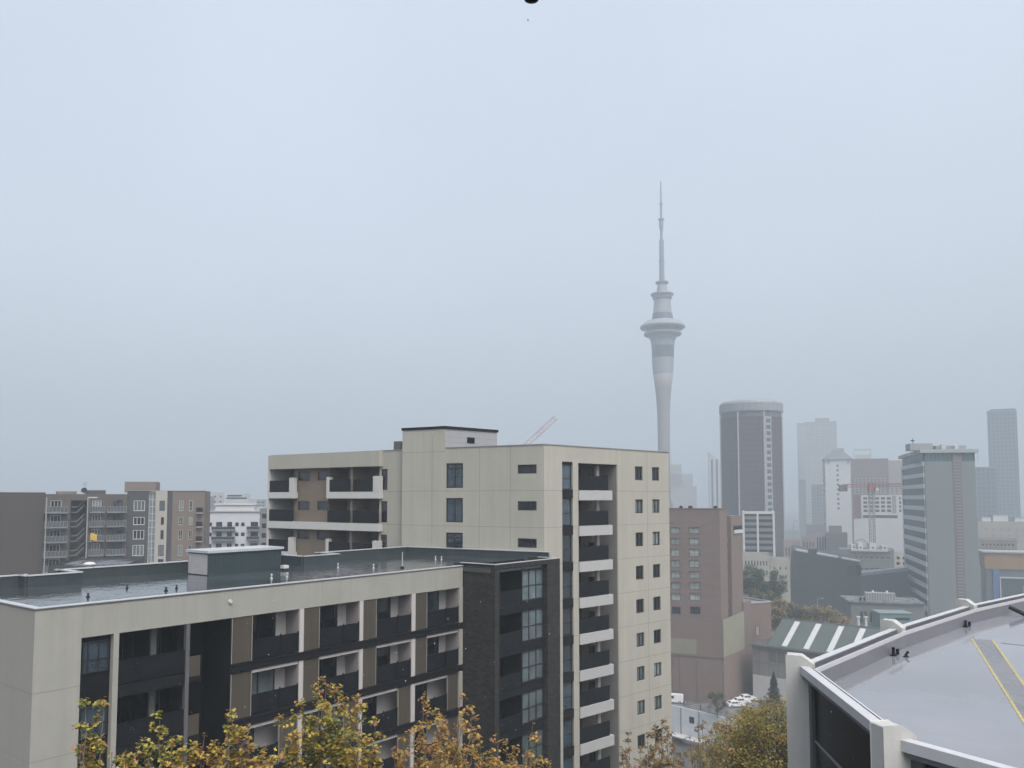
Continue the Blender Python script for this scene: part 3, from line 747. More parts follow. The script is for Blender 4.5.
# ================================================================== mid-distance and far city
def corner_frame(px, py, Y, dirv):
    p = at(px, py, Y); return Fr((p.x, p.y), dirv), p
def base_of(F, t, zb=0): q = F.p(t, 0, zb); return (q.x, q.y, zb)
HOTEL = mat('pink_brown_render', (.165, .122, .106), .8, .07, .25, streak=.5)
HOTELS = mat('pink_brown_lit_side', (.175, .132, .114), .8, .07, .25, streak=.5)  # front render again, lightened because the side face catches more light
GREENISH = mat('faded_green_paint', (.25, .245, .18), .8, .12, .3, streak=.5)
def hotel():
    Fs, pc = corner_frame(720.8, 600, 212, (.60, .80))       # side face from the corner
    q = Fr((pc.x, pc.y), (-.9216, .388))
    tl = q.t(640, 560); pl = q.p(tl, 0, 0)
    Ff = Fr((pl.x, pl.y), (.9216, -.388)); L = tl
    zt = Ff.z(L, 509.2); zl = Ff.z(L, 619.5)
    o = thing('hotel', 'pink-brown hotel tower with stacked pale windows above a blank podium', 'hotel', (pc.x, pc.y, -1))
    ws = []
    for py0, py1 in ((527.2, 534), (538, 545), (549, 556.2), (560, 567.4), (571.2, 578.2), (582, 589.4), (593, 600.2), (606.5, 614)):
        for x0, x1 in ((654, 664), (671, 680), (689.3, 699.8)):
            a, e = Ff.t(x0, 570), Ff.t(x1, 570); ws.append((a, e, Ff.z(a, py1), Ff.z(a, py0), .35))
    MB().wall(Ff, 0, L, zl, zt, ws, .35).build('wall', HOTEL, o)
    HG = mat('net_curtain_glass', (.29, .33, .32), .15, .25, .8, ior=1.5, rnd=.25)
    for i, w in enumerate(ws): window(o, Ff, w[0] + .02, w[1] - .02, w[2] + .02, w[3] - .02, .3, HG if i < 21 else DGLASS, 2, (), .09)
    s1 = Fs.t(727.5, 560); s2 = Fs.t(731.5, 560); s3 = Fs.t(742.6, 560)
    zs = Fs.z(s2, 516)
    MB().wall(Fs, 0, s1, zl - 1, zt).build('side_wall', HOTELS, o)
    MB().wall(Fs, s2, s3, zl - 6, zs).build('side_wall', HOTELS, o)
    MB().fbox(Fs, s1, s2, 1.2, 1.4, zl - 3, zt - .3).build('slot_window', CHAR, o)
    for k in range(10): MB().fbox(Fs, s1, s2, 1.0, 1.19, zl + 2 + 2.95 * k, zl + 2.9 + 2.95 * k).build('slot_spandrel', HOTELS, o)
    pb = Fs.p(s3, 14, 0)
    MB().prism([Ff.p(0.2, .4, 0), Ff.p(L - .4, .4, 0), Fs.p(s1, .3, 0), Fs.p(s1, 12, 0), Ff.p(.2, 14, 0)], zl - 1, zt - .5).build('roof', ROOF, o)
    MB().prism([Fs.p(s2, .02, 0), Fs.p(s3, .02, 0), Fs.p(s3, 9, 0), Fs.p(s2, 9, 0)], zl - 6, zs - .01).build('rear_block', HOTELS, o)
    MB().fbox(Ff, -.05, L + .05, -.12, .3, zt, zt + .25).fbox(Fs, .0, s1, -.12, .3, zt, zt + .248).build('coping', mat('hotel_coping', (.13, .10, .095), .6), o)
    # the balcony opening high on the side
    a, e = Fs.t(733.5, 528), Fs.t(742, 528)
    MB().fbox(Fs, a, e, -.05, .0, Fs.z(a, 533.5), Fs.z(a, 526)).build('opening', CHAR, o)
    MB().fbox(Fs, a, e, -.35, -.06, Fs.z(a, 533.5), Fs.z(a, 530)).build('white_rail', WHITE, o)
    # floor lines
    j = MB()
    for k in range(11):
        z = zl + .6 + (zt - zl) * k / 10.6
        j.fbox(Ff, 0, L, -.03, -.004, z - .06, z + .06)
    j.fbox(Ff, 0, L, -.3, -.031, zl - .25, zl + .2)
    j.build('string_course', mat('hotel_joint', (.155, .118, .108), .8), o)
    # podium
    zq = Ff.z(L, 657)
    MB().wall(Ff, 0, L + .6, -1, zl - .01, (), 0, d=-.6).build('podium_wall', HOTEL, o)
    t5 = Fs.t(752, 640, -.6)
    MB().wall(Fs, -.6, t5, -1, zq, (), 0, d=-.6).build('podium_wall', mat('podium_lit_side', (.20, .148, .128), .8, .06, .3, streak=.5), o)  # hotel render with the side's stronger light put into its colour
    MB().add([Fs.p(-.6, -.6, zq), Fs.p(Fs.t(744.5, 640, -.6), -.6, zq), Fs.p(Fs.t(744.5, 640, -.6), -.6, Fs.z(Fs.t(744, 600), 610)), Fs.p(-.6, -.6, zl)], [(0, 1, 2, 3)]).build('painted_panel', GREENISH, o)
    MB().fbox(Ff, 0, Ff.t(697, 650), -.66, -.602, zq + .2, Ff.z(L, 641)).build('painted_panel', mat('faded_olive_paint', (.21, .195, .155), .8, .12, .3, streak=.5), o)
    MB().fbox(Fs, Fs.t(744.5, 640, -.6), t5, -.5, 6, zq, Fs.z(t5, 600)).build('link_wall', HOTELS, o)
    jj = MB()
    for px in (673.5, 680.5, 697.5): 
        t = Ff.t(px, 670); jj.fbox(Ff, t - .12, t + .12, -.75, -.667, -1, zq)
    jj.fbox(Ff, 0, L + .6, -.75, -.667, zq - .3, zq)
    jj.build('podium_joint', MATS['hotel_joint'], o)
    for px in (681, 690.5, 715.5):
        pass
    return Ff, Fs
FHf, FHs = hotel()
def roofbits():
    for i, (px, w, lab) in enumerate(((681, .8, 'left of three small dark vents on the hotel roof edge'), (690.5, 1.1, 'middle of three small dark vents on the hotel roof edge'), (715.5, .9, 'right of three small dark vents on the hotel roof edge, nearest the corner'))):
        t = FHf.t(px, 508, 2); zt = FHf.z(FHf.t(720, 509), 509.2) - .5
        q = FHf.p(t, 2, zt)
        o = thing('roof_vent', lab, 'vent', q, 'vents on the hotel roof')
        MB().fbox(FHf, t - w * .4, t + w * .4, 1.6, 2.4, zt, zt + .6).build('curb', ROOF, o)
        MB().lathe((q.x, q.y), [(w * .5, zt + .6), (w * .6, zt + .7), (w * .55, zt + 1.2), (w * .2, zt + 1.4)], 10).build('cowl', CHAR, o)
roofbits()

def brown_annex():      # low brown building right of the hotel, behind the warehouse
    F, p = corner_frame(743.5, 600, 232, (.9, .43))
    L = F.t(771, 600)
    o = thing('brick_annex', 'low brown brick annex with a flat grey roof between the hotel and the green-roofed warehouse', 'building', (p.x, p.y, 0))
    zt = F.z(0, 604)
    M = brick('annex_brick', (.17, .12, .10), (.14, .10, .085), (.2, .16, .14), F.d, .6, .2, .02)
    MB().wall(F, 0, L, 0, zt).quad(F.p(L, 0, 0), F.p(L, 22, 0), F.p(L, 22, zt), F.p(L, 0, zt)).quad(F.p(0, 22, 0), F.p(0, 0, 0), F.p(0, 0, zt), F.p(0, 22, zt)).build('wall', M, o)
    MB().prism([F.p(0, 0.02, 0), F.p(L - .02, .02, 0), F.p(L - .02, 22, 0), F.p(0, 22, 0)], zt - .5, zt - .2).build('roof', ROOF, o)
    MB().fbox(F, -.1, L + .1, -.1, .3, zt, zt + .3).fbox(F, L - .3, L + .1, .3, 22, zt, zt + .298).build('coping', CAP, o)
    a, e = F.t(755, 620), F.t(759.5, 620)
    window(o, F, a, e, F.z(a, 636), F.z(a, 626), -.05, mat('pale_shutter', (.30, .25, .23), .6), 1, (), .15)
brown_annex()

def warehouse():
    F, p = corner_frame(752.5, 660, 217, (.741, -.672))
    o = thing('warehouse', 'grey block warehouse with a green sheet roof and four white skylight strips', 'warehouse', (p.x, p.y, -1))
    L = 40
    t1 = F.t(768, 645)
    ze = F.z(t1, 645.2)
    zb = -1
    BL = brick('grey_block', (.205, .195, .185), (.175, .168, .16), (.12, .115, .11), F.d, 2.6, 3.4, .05, .8, 0)
    zw = F.z(0, 674)
    MB().wall(F, 0, L, zw, ze - .05).quad(F.p(0, 18, zb), F.p(0, 0, zb), F.p(0, 0, ze - .05), F.p(0, 18, ze - .05)).build('wall', BL, o)
    MB().wall(F, 0, L, zb, zw).build('base_wall', mat('pale_base', (.46, .46, .45), .7, .1, .5, streak=.5), o)
    W = 9.4; zr = F.z(t1, 645.2) + 6.0
    GR = brick('green_sheet_roof', (.072, .090, .080), (.078, .097, .086), (.055, .070, .062), F.d, .55, 60, .05, .35, 0)
    a = MB()
    th = .18
    def slope(t0, t1_, s0, s1, up, m, mb):
        z0 = ze + (zr - ze) * s0 + up; z1 = ze + (zr - ze) * s1 + up
        d0 = -.6 + (W + .6) * s0; d1 = -.6 + (W + .6) * s1
        mb.hexa([F.p(t0, d0, z0 - th), F.p(t1_, d0, z0 - th), F.p(t1_, d1, z1 - th), F.p(t0, d1, z1 - th), F.p(t0, d0, z0), F.p(t1_, d0, z0), F.p(t1_, d1, z1), F.p(t0, d1, z1)], m)
    slope(t1, L, 0, 1, 0, 0, a)
    a.hexa([F.p(t1, W, zr - th), F.p(L, W, zr - th), F.p(L, 2 * W + .6, ze - th), F.p(t1, 2 * W + .6, ze - th), F.p(t1, W, zr), F.p(L, W, zr), F.p(L, 2 * W + .6, ze), F.p(t1, 2 * W + .6, ze)])
    a.build('roof', GR, o)
    MB().add([F.p(t1 + .1, 0, ze - .3), F.p(t1 + .1, 2 * W, ze - .3), F.p(t1 + .1, W, zr - .25)], [(0, 2, 1)]).build('gable', BL, o)
    MB().hexa([F.p(t1 - .1, W - .2, zr + .003), F.p(L, W - .2, zr + .003), F.p(L, W + .2, zr + .003), F.p(t1 - .1, W + .2, zr + .003), F.p(t1 - .1, W - .15, zr + .15), F.p(L, W - .15, zr + .15), F.p(L, W + .15, zr + .15), F.p(t1 - .1, W + .15, zr + .15)]).build('ridge_cap', mat('ridge_green', (.10, .13, .115), .4), o)
    SK = mat('skylight_sheet', (.50, .52, .52), .35, .06, 1.)
    ref = [(782.3, 643), (804, 645.6), (827, 648), (849, 651)]
    for px, py in ref:
        t = F.t(px, py, .2)
        s = MB(); slope(t - .1, t + 1.35, .05, .93, .06, 0, s); s.build('skylight_strip', SK, o)
    # flat lean-to roof on the left
    MB().fbox(F, -.5, t1 - .02, -.6, 17, ze - .35, ze - .05).build('lean_to_roof', mat('dark_wet_roof', (.09, .10, .105), .2, .2, .3), o)
    MB().fbox(F, -.55, L, -.78, -.62, ze - .42, ze - .12).build('gutter', mat('gutter_grey', (.15, .16, .16), .4), o)
    lv = MB()
    for i in range(4):
        t = F.t(769, 655) + i * 2.3
        lv.fbox(F, t, t + 2, -.06, -.004, ze - 4.2, ze - 1.2)
    lv.build('vent_bank', mat('vent_dark', (.12, .115, .11), .6), o)
warehouse()

def parking():
    q0 = atz(655, 702.2, -53.6); F = Fr((q0.x, q0.y), (.674, -.739))
    L = F.t(775, 722)
    o = thing('parking_building', 'low white building with a dark wet parking deck on top, in front of the hotel', 'building', (F.o[0], F.o[1], -9))
    z1 = q0.z
    W = mat('cool_white_wall', (.62, .65, .69), .6, .07, .5, streak=.4)
    zt = z1
    MB().fbox(F, 0, L, .3, 26, zt - .6, zt - .0).build('parking_deck', wet('deck_asphalt', (.10, .105, .11), .12, .4, .2, .004, 6.), o)
    ops = []
    for px, w in ((689, 1.6), (713, 1.8), (722, 1.4), (729, 1.4)):
        t = F.t(px, 722); ops.append((t, t + w, zt - 3.2, zt - 1.5, .2))
    MB().wall(F, 0, L, -9, zt + .15, ops).fbox(F, 0, L, 0, .28, zt + .155, zt + .3).build('wall', W, o)
    for w in ops: window(o, F, w[0] + .02, w[1] - .02, w[2] + .02, w[3] - .02, .15, DGLASS, 2, (), .08)
    ca = MB()
    for px in (676, 692):
        t = F.t(px, 742); ca.fbox(F, t, t + 4.2, -3, -.02, zt - 6.6, zt - 6.35)
    ca.build('canopy', WHITE, o)
    tr = MB()
    for px in (681, 699): t = F.t(px, 716); tr.fbox(F, t - .15, t + .15, -.12, -.004, -9, zt + .1)
    tr.build('downpipe', mat('pipe_grey', (.25, .26, .28), .5), o)
    b = MB()
    for px in (684, 700.6):
        q = F.p(F.t(px, 708, 3), 3, zt); b.tube(q, q + Vector((0, 0, 1.1)), .12, .12, 8)
    b.build('deck_post', CHAR, o)
    return F, zt
FP, ZP = parking()

def car(p, ang, body, label, van=False):
    o = thing('parked_van' if van else 'parked_car', label, 'van' if van else 'car', p, 'white vehicles parked on the deck')
    ca, sa = math.cos(ang), math.sin(ang)
    F = Fr((p.x - ca * 2.2, p.y - sa * 2.2), (ca, sa))
    z = p.z; w = .88
    if van: prof = [(0, .35), (0, 1.95), (.2, 2.1), (3.3, 2.1), (3.9, 1.25), (4.6, 1.0), (4.7, .35)]
    else: prof = [(0, .35), (.02, .95), (.25, 1.02), (.7, 1.42), (2.3, 1.45), (3.05, .98), (4.2, .82), (4.35, .35)]
    n = len(prof)
    vs = [F.p(x, -w, z + h) for x, h in prof] + [F.p(x, w, z + h) for x, h in prof]
    b = MB().add(vs, [tuple(range(n)), tuple(reversed(range(n, 2 * n)))] + [(i, (i + 1) % n, (i + 1) % n + n, i + n) for i in range(n)]).build('body', body, o)
    md = b.modifiers.new('bevel', 'BEVEL'); md.width = .06; md.segments = 2
    g = MB()
    a0, a1, zz0, zz1 = (2.3, 3.45, 1.2, 1.9) if van else (.75, 2.6, .98, 1.36)
    for s in (-1, 1):
        d = s * (w + .006)
        if not van:
            for u0, u1 in ((a0, a0 + .85), (a0 + .93, a1)):
                g.add([F.p(u0, d, z + zz0), F.p(u1, d, z + zz0), F.p(u1 - (.35 if u1 == a1 else 0), d, z + zz1), F.p(u0 + .05, d, z + zz1)], [(0, 1, 2, 3)])
        else: g.add([F.p(a0, d, z + zz0), F.p(a1 + .35, d, z + zz0), F.p(a1 - .1, d, z + zz1), F.p(a0, d, z + zz1)], [(0, 1, 2, 3)])
    x0, h0, x1, h1 = (3.34, 2.03, 3.86, 1.32) if van else (2.37, 1.41, 3.0, 1.02)
    g.add([F.p(x0 + .02, -w + .1, z + h0 + .01), F.p(x0 + .02, w - .1, z + h0 + .01), F.p(x1 + .02, w - .1, z + h1 + .01), F.p(x1 + .02, -w + .1, z + h1 + .01)], [(0, 1, 2, 3)])
    if not van: g.add([F.p(.3, -w + .1, z + 1.08), F.p(.3, w - .1, z + 1.08), F.p(.66, w - .1, z + 1.40), F.p(.66, -w + .1, z + 1.40)], [(0, 1, 2, 3)])
    g.build('window_glass', DGLASS, o)
    TY = mat('tyre_rubber', (.02, .02, .02), .8)
    for x in (.85, 3.4):
        for s in (-1, 1):
            wh = MB().tube(F.p(x, s * (w - .2), z + .33), F.p(x, s * (w + .02), z + .33), .33, .33, 14).build('wheel', TY, o)
            MB().tube(F.p(x, s * (w + .021), z + .33), F.p(x, s * (w + .03), z + .33), .2, .2, 10).build('rim', CAP, wh)
    xe = 4.66 if van else 4.3
    for s in (-1, 1): MB().fbox(F, xe - .02, xe + .035, s * .62 - .16, s * .62 + .16, z + .62, z + .78).build('headlight', mat('headlight_lens', (.7, .7, .7), .1), o)
CARW = mat('white_car_paint', (.72, .72, .72), .2, .03, 1.)
CARG = mat('offwhite_car_paint', (.70, .71, .72), .22, .03, 1.)
def zat(px, py): return atz(px, py, ZP - H)
car(zat(684, 699), 2.9, CARW, 'tall white van parked on the deck close to the cream tower', True)
car(zat(674.5, 702.5), 2.9, CARG, 'white vehicle half hidden behind the edge of the cream tower, beside the van', True)
car(zat(736, 706.5), .12, CARW, 'front white car of the three parked at the foot of the hotel corner')
car(zat(742, 703.4), .12, CARG, 'middle white car of the three parked at the foot of the hotel corner')
car(zat(748.5, 700.4), .12, CARW, 'rear white car of the three, beside the autumn leaves')

def facing(px, extra=0.):
    a = math.atan(ray(px, 520)[0]) - extra
    return (math.cos(a), -math.sin(a))
# generic block with real window openings
def block(name, label, cat, px0, px1, ytop, Y, depth=16, yaw=0., m=None, floors=0, cols=0, wfrac=(.5, .5), wm=None, zb=0, group=None, roofm=None, win='window', margin=.06, side=True, bands=False, topgap=.6, par=.5, sidem=None, framed=0, ybot=None):
    p = at(px0, 520, Y); F = Fr((p.x, p.y), facing(px0, yaw)); L = F.t(px1, 520)
    zt = F.z(0, ytop) if yaw <= 0 else F.z(L / 2, ytop)
    o = thing(name, label, cat, (p.x, p.y, zb), group)
    ops = []
    z0 = zb + 3 if ybot is None else F.z(0, ybot)
    if floors and cols:
        fh = (zt - topgap - z0) / floors; mg = L * margin; cw = (L - 2 * mg) / cols
        for k in range(floors):
            for c in range(cols):
                a = mg + cw * (c + .5 - wfrac[0] / 2); z = z0 + fh * (k + .5 - wfrac[1] / 2)
                ops.append((a, a + cw * wfrac[0], z, z + fh * wfrac[1], .3))
    b = MB().wall(F, 0, L, zb, zt, ops, .3)
    b.build('wall', m, o)
    if side:
        s = MB().quad(F.p(L, 0, zb), F.p(L, depth, zb), F.p(L, depth, zt), F.p(L, 0, zt)).quad(F.p(0, depth, zb), F.p(0, 0, zb), F.p(0, 0, zt), F.p(0, depth, zt)).quad(F.p(L, depth, zb), F.p(0, depth, zb), F.p(0, depth, zt), F.p(L, depth, zt))
        s.build('side_wall', sidem or m, o)
    MB().prism([F.p(.02, .02, 0), F.p(L - .02, .02, 0), F.p(L - .02, depth - .02, 0), F.p(.02, depth - .02, 0)], zt - par - .4, zt - par).build('roof', roofm or ROOF, o)
    for w in ops: window(o, F, w[0] + .01, w[1] - .01, w[2] + .01, w[3] - .01, .25, wm or DGLASS, 1, (), framed, name=win)
    return o, F, L, zt

GB = mat('far_glazing', (.05, .065, .08), .1, .3, .3, ior=1.6)
PALE = mat('pale_render', (.46, .47, .47), .75, .06, .2, streak=.4)
WHT = mat('far_white_render', (.50, .51, .52), .75, .05, .2, streak=.4)
GREYC = mat('grey_concrete', (.26, .27, .28), .75, .1, .2, streak=.5)
BRN3 = mat('far_brown_render', (.24, .19, .175), .8, .08, .2, streak=.4)

def louvre_office():
    F, p = corner_frame(742.6, 530, 335, facing(742.6)); L = F.t(775, 530)
    o = thing('louvred_office', 'grey office block with a white outer frame and louvred floors in two bays', 'office building', (p.x, p.y, 0))
    zt = F.z(0, 511.2); zb0 = F.z(0, 558)
    MB().prism([F.p(.1, .6, 0), F.p(L - .1, .6, 0), F.p(L - .1, 14, 0), F.p(.1, 14, 0)], 0, zt - .3).build('wall', mat('louvre_back', (.03, .035, .04), .5), o)
    f = MB()
    w = .85
    f.fbox(F, 0, w, 0, 14.2, zb0, zt).fbox(F, L - w, L, 0, 14.2, zb0, zt).fbox(F, w, L - w, 0, 1, zt - 1.1, zt).fbox(F, w, L - w, 0, 1, zb0, zb0 + .9)
    c = F.t(757.8, 530); f.fbox(F, c - .4, c + .4, .002, 1, zb0 + .9, zt - 1.1)
    f.build('frame', WHT, o)
    n = 7; h = (zt - 1.1 - zb0 - .9) / n
    for k in range(n):
        for a, e in ((w, c - .4), (c + .4, L - w)):
            MB().fbox(F, a + .02, e - .02, .2, .58, zb0 + .9 + h * k + .2, zb0 + .9 + h * k + h * .62).build('louvre_band', mat('louvre_grey', (.16, .17, .185), .5, .1, .5), o)
louvre_office()
block('civic_building', 'low cream building with one row of small tall windows behind the green trees', 'building', 742, 769, 554, 312, 14, 0, mat('cream_old', (.33, .325, .29), .8, .12, .3, streak=.6), 2, 8, (.36, .5), DGLASS, 0, topgap=1.6, ybot=577)
block('civic_wing', 'blank weathered cream wing joined to the right of the small-windowed civic building', 'building', 769.3, 789, 559, 318, 14, 0, MATS['cream_old'], 3, 3, (.2, .35), DGLASS, 0, topgap=2, ybot=588)

def round_tower():
    Y = 500; c = at(752, 470, Y + 20); r = 20.6
    o = thing('office_tower', 'eight-sided purple-grey office tower with a pale crown and pale vertical strips', 'office tower', (c.x, c.y, 0))
    zt = at(752, 398.5, Y).z; z1 = at(752, 411, Y).z; z2 = at(752, 416, Y).z
    a0 = math.radians(-90 - 17 + 22.5)
    pts = [Vector((c.x + r * math.cos(a0 + math.pi / 4 * i), c.y + r * math.sin(a0 + math.pi / 4 * i), 0)) for i in range(8)]
    TW = brick('tower_grid', (.034, .026, .031), (.041, .032, .038), (.066, .053, .060), (.956, -.292), 1.6, 3.4, .4, .5, 0)
    MB().prism(pts, 0, z2).build('wall', TW, o)
    MB().lathe((c.x, c.y), [(r - 1.6, z2 + .01), (r - 1.6, z1)], 24, 0, a0).build('recessed_storey', mat('dark_storey', (.10, .11, .13), .6), o)
    MB().lathe((c.x, c.y), [(r - 1.0, z1 + .01), (r - .5, z1 + .8), (r - .5, zt - 2.2), (r - 1.2, zt - .9), (r - 3, zt)], 32, 0, a0).build('crown', mat('crown_pale', (.23, .24, .26), .6, .05, .2), o)
    ST = mat('pale_strip', (.33, .34, .36), .6)
    for i in range(8):
        a, b = pts[i], pts[(i + 1) % 8]
        F, l = to_frame(a, b)
        s = .42
        MB().fbox(F, -s, s, -.3, .6, 0, z1 - .02).build('corner_strip', ST, o)
    # wide pale stair strip with dark slots
    for i in range(8):
        a, b = pts[i], pts[(i + 1) % 8]
        F, l = to_frame(a, b)
        t = F.t(767, 470)
        if F.n[1] > .3 and 0 < t < l:
            t0 = .7; t1 = t0 + 5.2
            s = MB().fbox(F, t0, t1, -.3, -.002, 0, z2).build('stair_strip', mat('stair_strip_grey', (.28, .29, .31), .6), o)
            w = MB()
            for k in range(24): w.fbox(F, t0 + .9, t1 - .9, -.36, -.302, z2 - 4 - k * 4.0, z2 - 1.6 - k * 4.0)
            w.build('slot_windows', GB, s)
            break
round_tower()

# the great tower
def sky_tower():
    Y = 790; m = Y / FPX
    b = at(664.6, 497, Y); c = (b.x, b.y)
    Z = lambda py: at(664, py, Y).z
    o = thing('observation_tower', 'tall concrete observation tower with a ringed pod and long needle mast', 'tower', (c[0], c[1], 0))
    SH = mat('tower_concrete', (.215, .20, .20), .7, .06, .05, streak=.5)
    LT = mat('tower_pale', (.235, .245, .26), .6, .05, .1)
    DK = mat('tower_glass_dark', (.05, .075, .10), .2, .1, .1)
    MS = mat('mast_grey', (.15, .16, .18), .5, .05, .1)
    k = lambda w: w * m / 2
    P = lambda L: [(k(w), Z(y)) for y, w in L]
    MB().lathe(c, P([(560, 12), (440, 12), (415, 12.6), (400, 14), (388, 16.3), (374, 19.8)]), 32).build('shaft', SH, o, True)
    leg = MB()
    for i in range(8):
        a = .39 + i * math.pi / 4
        leg.tube((c[0] + 16 * math.cos(a), c[1] + 16 * math.sin(a), 0), (c[0] + 6 * math.cos(a), c[1] + 6 * math.sin(a), 52), 1.3, 1.1, 8)
    leg.build('legs', SH, o)
    MB().lathe(c, P([(373.9, 20), (372, 20.4), (358.2, 22)]), 32).build('lower_drum', LT, o, False)
    MB().lathe(c, P([(358.1, 22), (346.5, 22.6)]), 32).build('drum_glazing', DK, o)
    MB().lathe(c, P([(346.4, 22.7), (341, 24), (336.5, 29), (335.6, 30)]), 32).build('pod_neck', LT, o)
    MB().lathe(c, P([(335.5, 36), (334.2, 38), (332.6, 36)]), 40).build('lower_ring', LT, o)
    MB().lathe(c, P([(332.5, 33), (329.4, 37)]), 40).build('pod_glazing', DK, o)
    MB().lathe(c, P([(329.3, 41), (328, 45), (326.6, 45), (323.6, 39), (322, 35), (320.6, 24)]), 40).build('pod_roof', LT, o)
    MB().lathe(c, P([(320.5, 21.6), (314, 20)]), 24).build('pod_lattice', DK, o)
    MB().lathe(c, P([(313.9, 18.6), (300, 16.6)]), 24).build('upper_drum', LT, o)
    MB().lathe(c, P([(299.9, 17), (299, 19), (296.4, 20), (295, 23.4), (293.8, 22.5), (293, 17)]), 32).build('crow_nest', MS, o)
    MB().lathe(c, P([(292.9, 11.5), (284.5, 9.2)]), 20).build('mast_base', LT, o)
    MB().lathe(c, P([(284.4, 9), (283.3, 12.8), (282, 13), (281.4, 6)]), 24).build('mast_collar', MS, o)
    MB().lathe(c, P([(281.3, 5.4), (262, 5.0), (261.5, 5.6), (260, 5.6), (259.5, 4.8), (240.2, 4.6)]), 14).build('mast', MS, o)
    MB().lathe(c, P([(240.1, 2.6), (230, 2.8), (229, 4.0), (221, 4.4), (220, 6), (219, 6.2), (218.6, 2.2)]), 14).build('antenna_drum', MS, o)
    MB().lathe(c, P([(218.5, 2.3), (205, 2.1), (204.4, 3.2), (203, 3.2), (202.4, 1.9), (182, 1.3), (180.8, .3)]), 10).build('needle', MS, o)
sky_tower()

# ghost towers deep in the haze
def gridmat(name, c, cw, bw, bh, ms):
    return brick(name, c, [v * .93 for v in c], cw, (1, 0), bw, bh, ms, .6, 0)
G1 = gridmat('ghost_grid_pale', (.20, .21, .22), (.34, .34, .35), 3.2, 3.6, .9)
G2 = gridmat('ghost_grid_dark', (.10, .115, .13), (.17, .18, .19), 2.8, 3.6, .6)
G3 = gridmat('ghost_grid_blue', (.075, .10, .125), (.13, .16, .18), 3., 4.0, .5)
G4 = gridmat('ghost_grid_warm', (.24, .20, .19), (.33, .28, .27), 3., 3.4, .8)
def tower(label, px0, px1, ytop, Y, m, steps=(), depth=22, yaw=0., name='distant_tower', cat='tower', zb=0):
    p = at(px0, 520, Y); F = Fr((p.x, p.y), facing(px0, yaw)); L = F.t(px1, 520)
    o = thing(name, label, cat, (p.x, p.y, zb))
    zt = F.z(0, ytop)
    MB().fbox(F, 0, L, 0, depth, zb, zt).build('wall', m, o)
    MB().fbox(F, -.3, L + .3, -.3, depth + .3, zt + .003, zt + .9).build('parapet', GREYC, o)
    for a, e, y in steps:
        t0, t1 = F.t(a, 500, 1), F.t(e, 500, 1)
        MB().fbox(F, t0, t1, 1, depth - 1, zt + .91, F.z(0, y)).build('upper_storey', m, o)
    return o, F, L, zt
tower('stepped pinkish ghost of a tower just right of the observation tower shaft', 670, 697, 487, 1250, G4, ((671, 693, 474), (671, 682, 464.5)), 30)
def slim_tower():
    F, p = corner_frame(709.5, 500, 950, facing(709.5, .08)); L = F.t(721, 500)
    o = thing('slim_tower', 'slim pale apartment tower with a slanted top, left of the eight-sided tower', 'tower', (p.x, p.y, 0))
    z0 = F.z(0, 452); z1 = F.z(L, 461)
    MB().prism([F.p(0, 0, 0), F.p(L, 0, 0), F.p(L, 12, 0), F.p(0, 12, 0)], 0, [z0, z1, z1, z0]).build('wall', mat('slim_pale', (.42, .43, .45), .6, .05, .1), o)
    for px in (711.6, 716.4):
        t = F.t(px, 500); MB().fbox(F, t, t + 2.2, -.3, -.002, 20, z0 - 9).build('glazing_strip', GB, o)
    b = MB()
    for k in range(20): b.fbox(F, -.8, .0, -.6, 2, 30 + k * 3.2, 31.2 + k * 3.2)
    b.build('balcony_edge', GREYC, o)
slim_tower()
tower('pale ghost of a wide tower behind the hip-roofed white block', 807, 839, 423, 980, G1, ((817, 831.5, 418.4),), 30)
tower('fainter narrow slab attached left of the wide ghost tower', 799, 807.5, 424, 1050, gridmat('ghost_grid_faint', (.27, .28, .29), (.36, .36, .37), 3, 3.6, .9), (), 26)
tower('small warm-toned tower with a rounded top at the foot of the ghost towers', 799, 807, 462, 1250, G4, ((800, 806, 456),), 14)
tower('dark slim tower to the right of the gap between the towers', 799.5, 806.5, 480, 950, G2, (), 12)
tower('dark grey tower against the left side of the hip-roofed white block', 812, 824, 485, 820, G2, (), 16)
tower('pale rounded block peeping above the dark grey tower', 808, 822, 474, 1300, G1, ((810, 820, 471),), 12)
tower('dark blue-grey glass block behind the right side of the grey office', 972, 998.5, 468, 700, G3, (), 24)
tower('tallest ghost tower at the far right, dark blue glass with a flat top', 991, 1021, 412, 820, G3, ((993, 1019, 409.5),), 30)

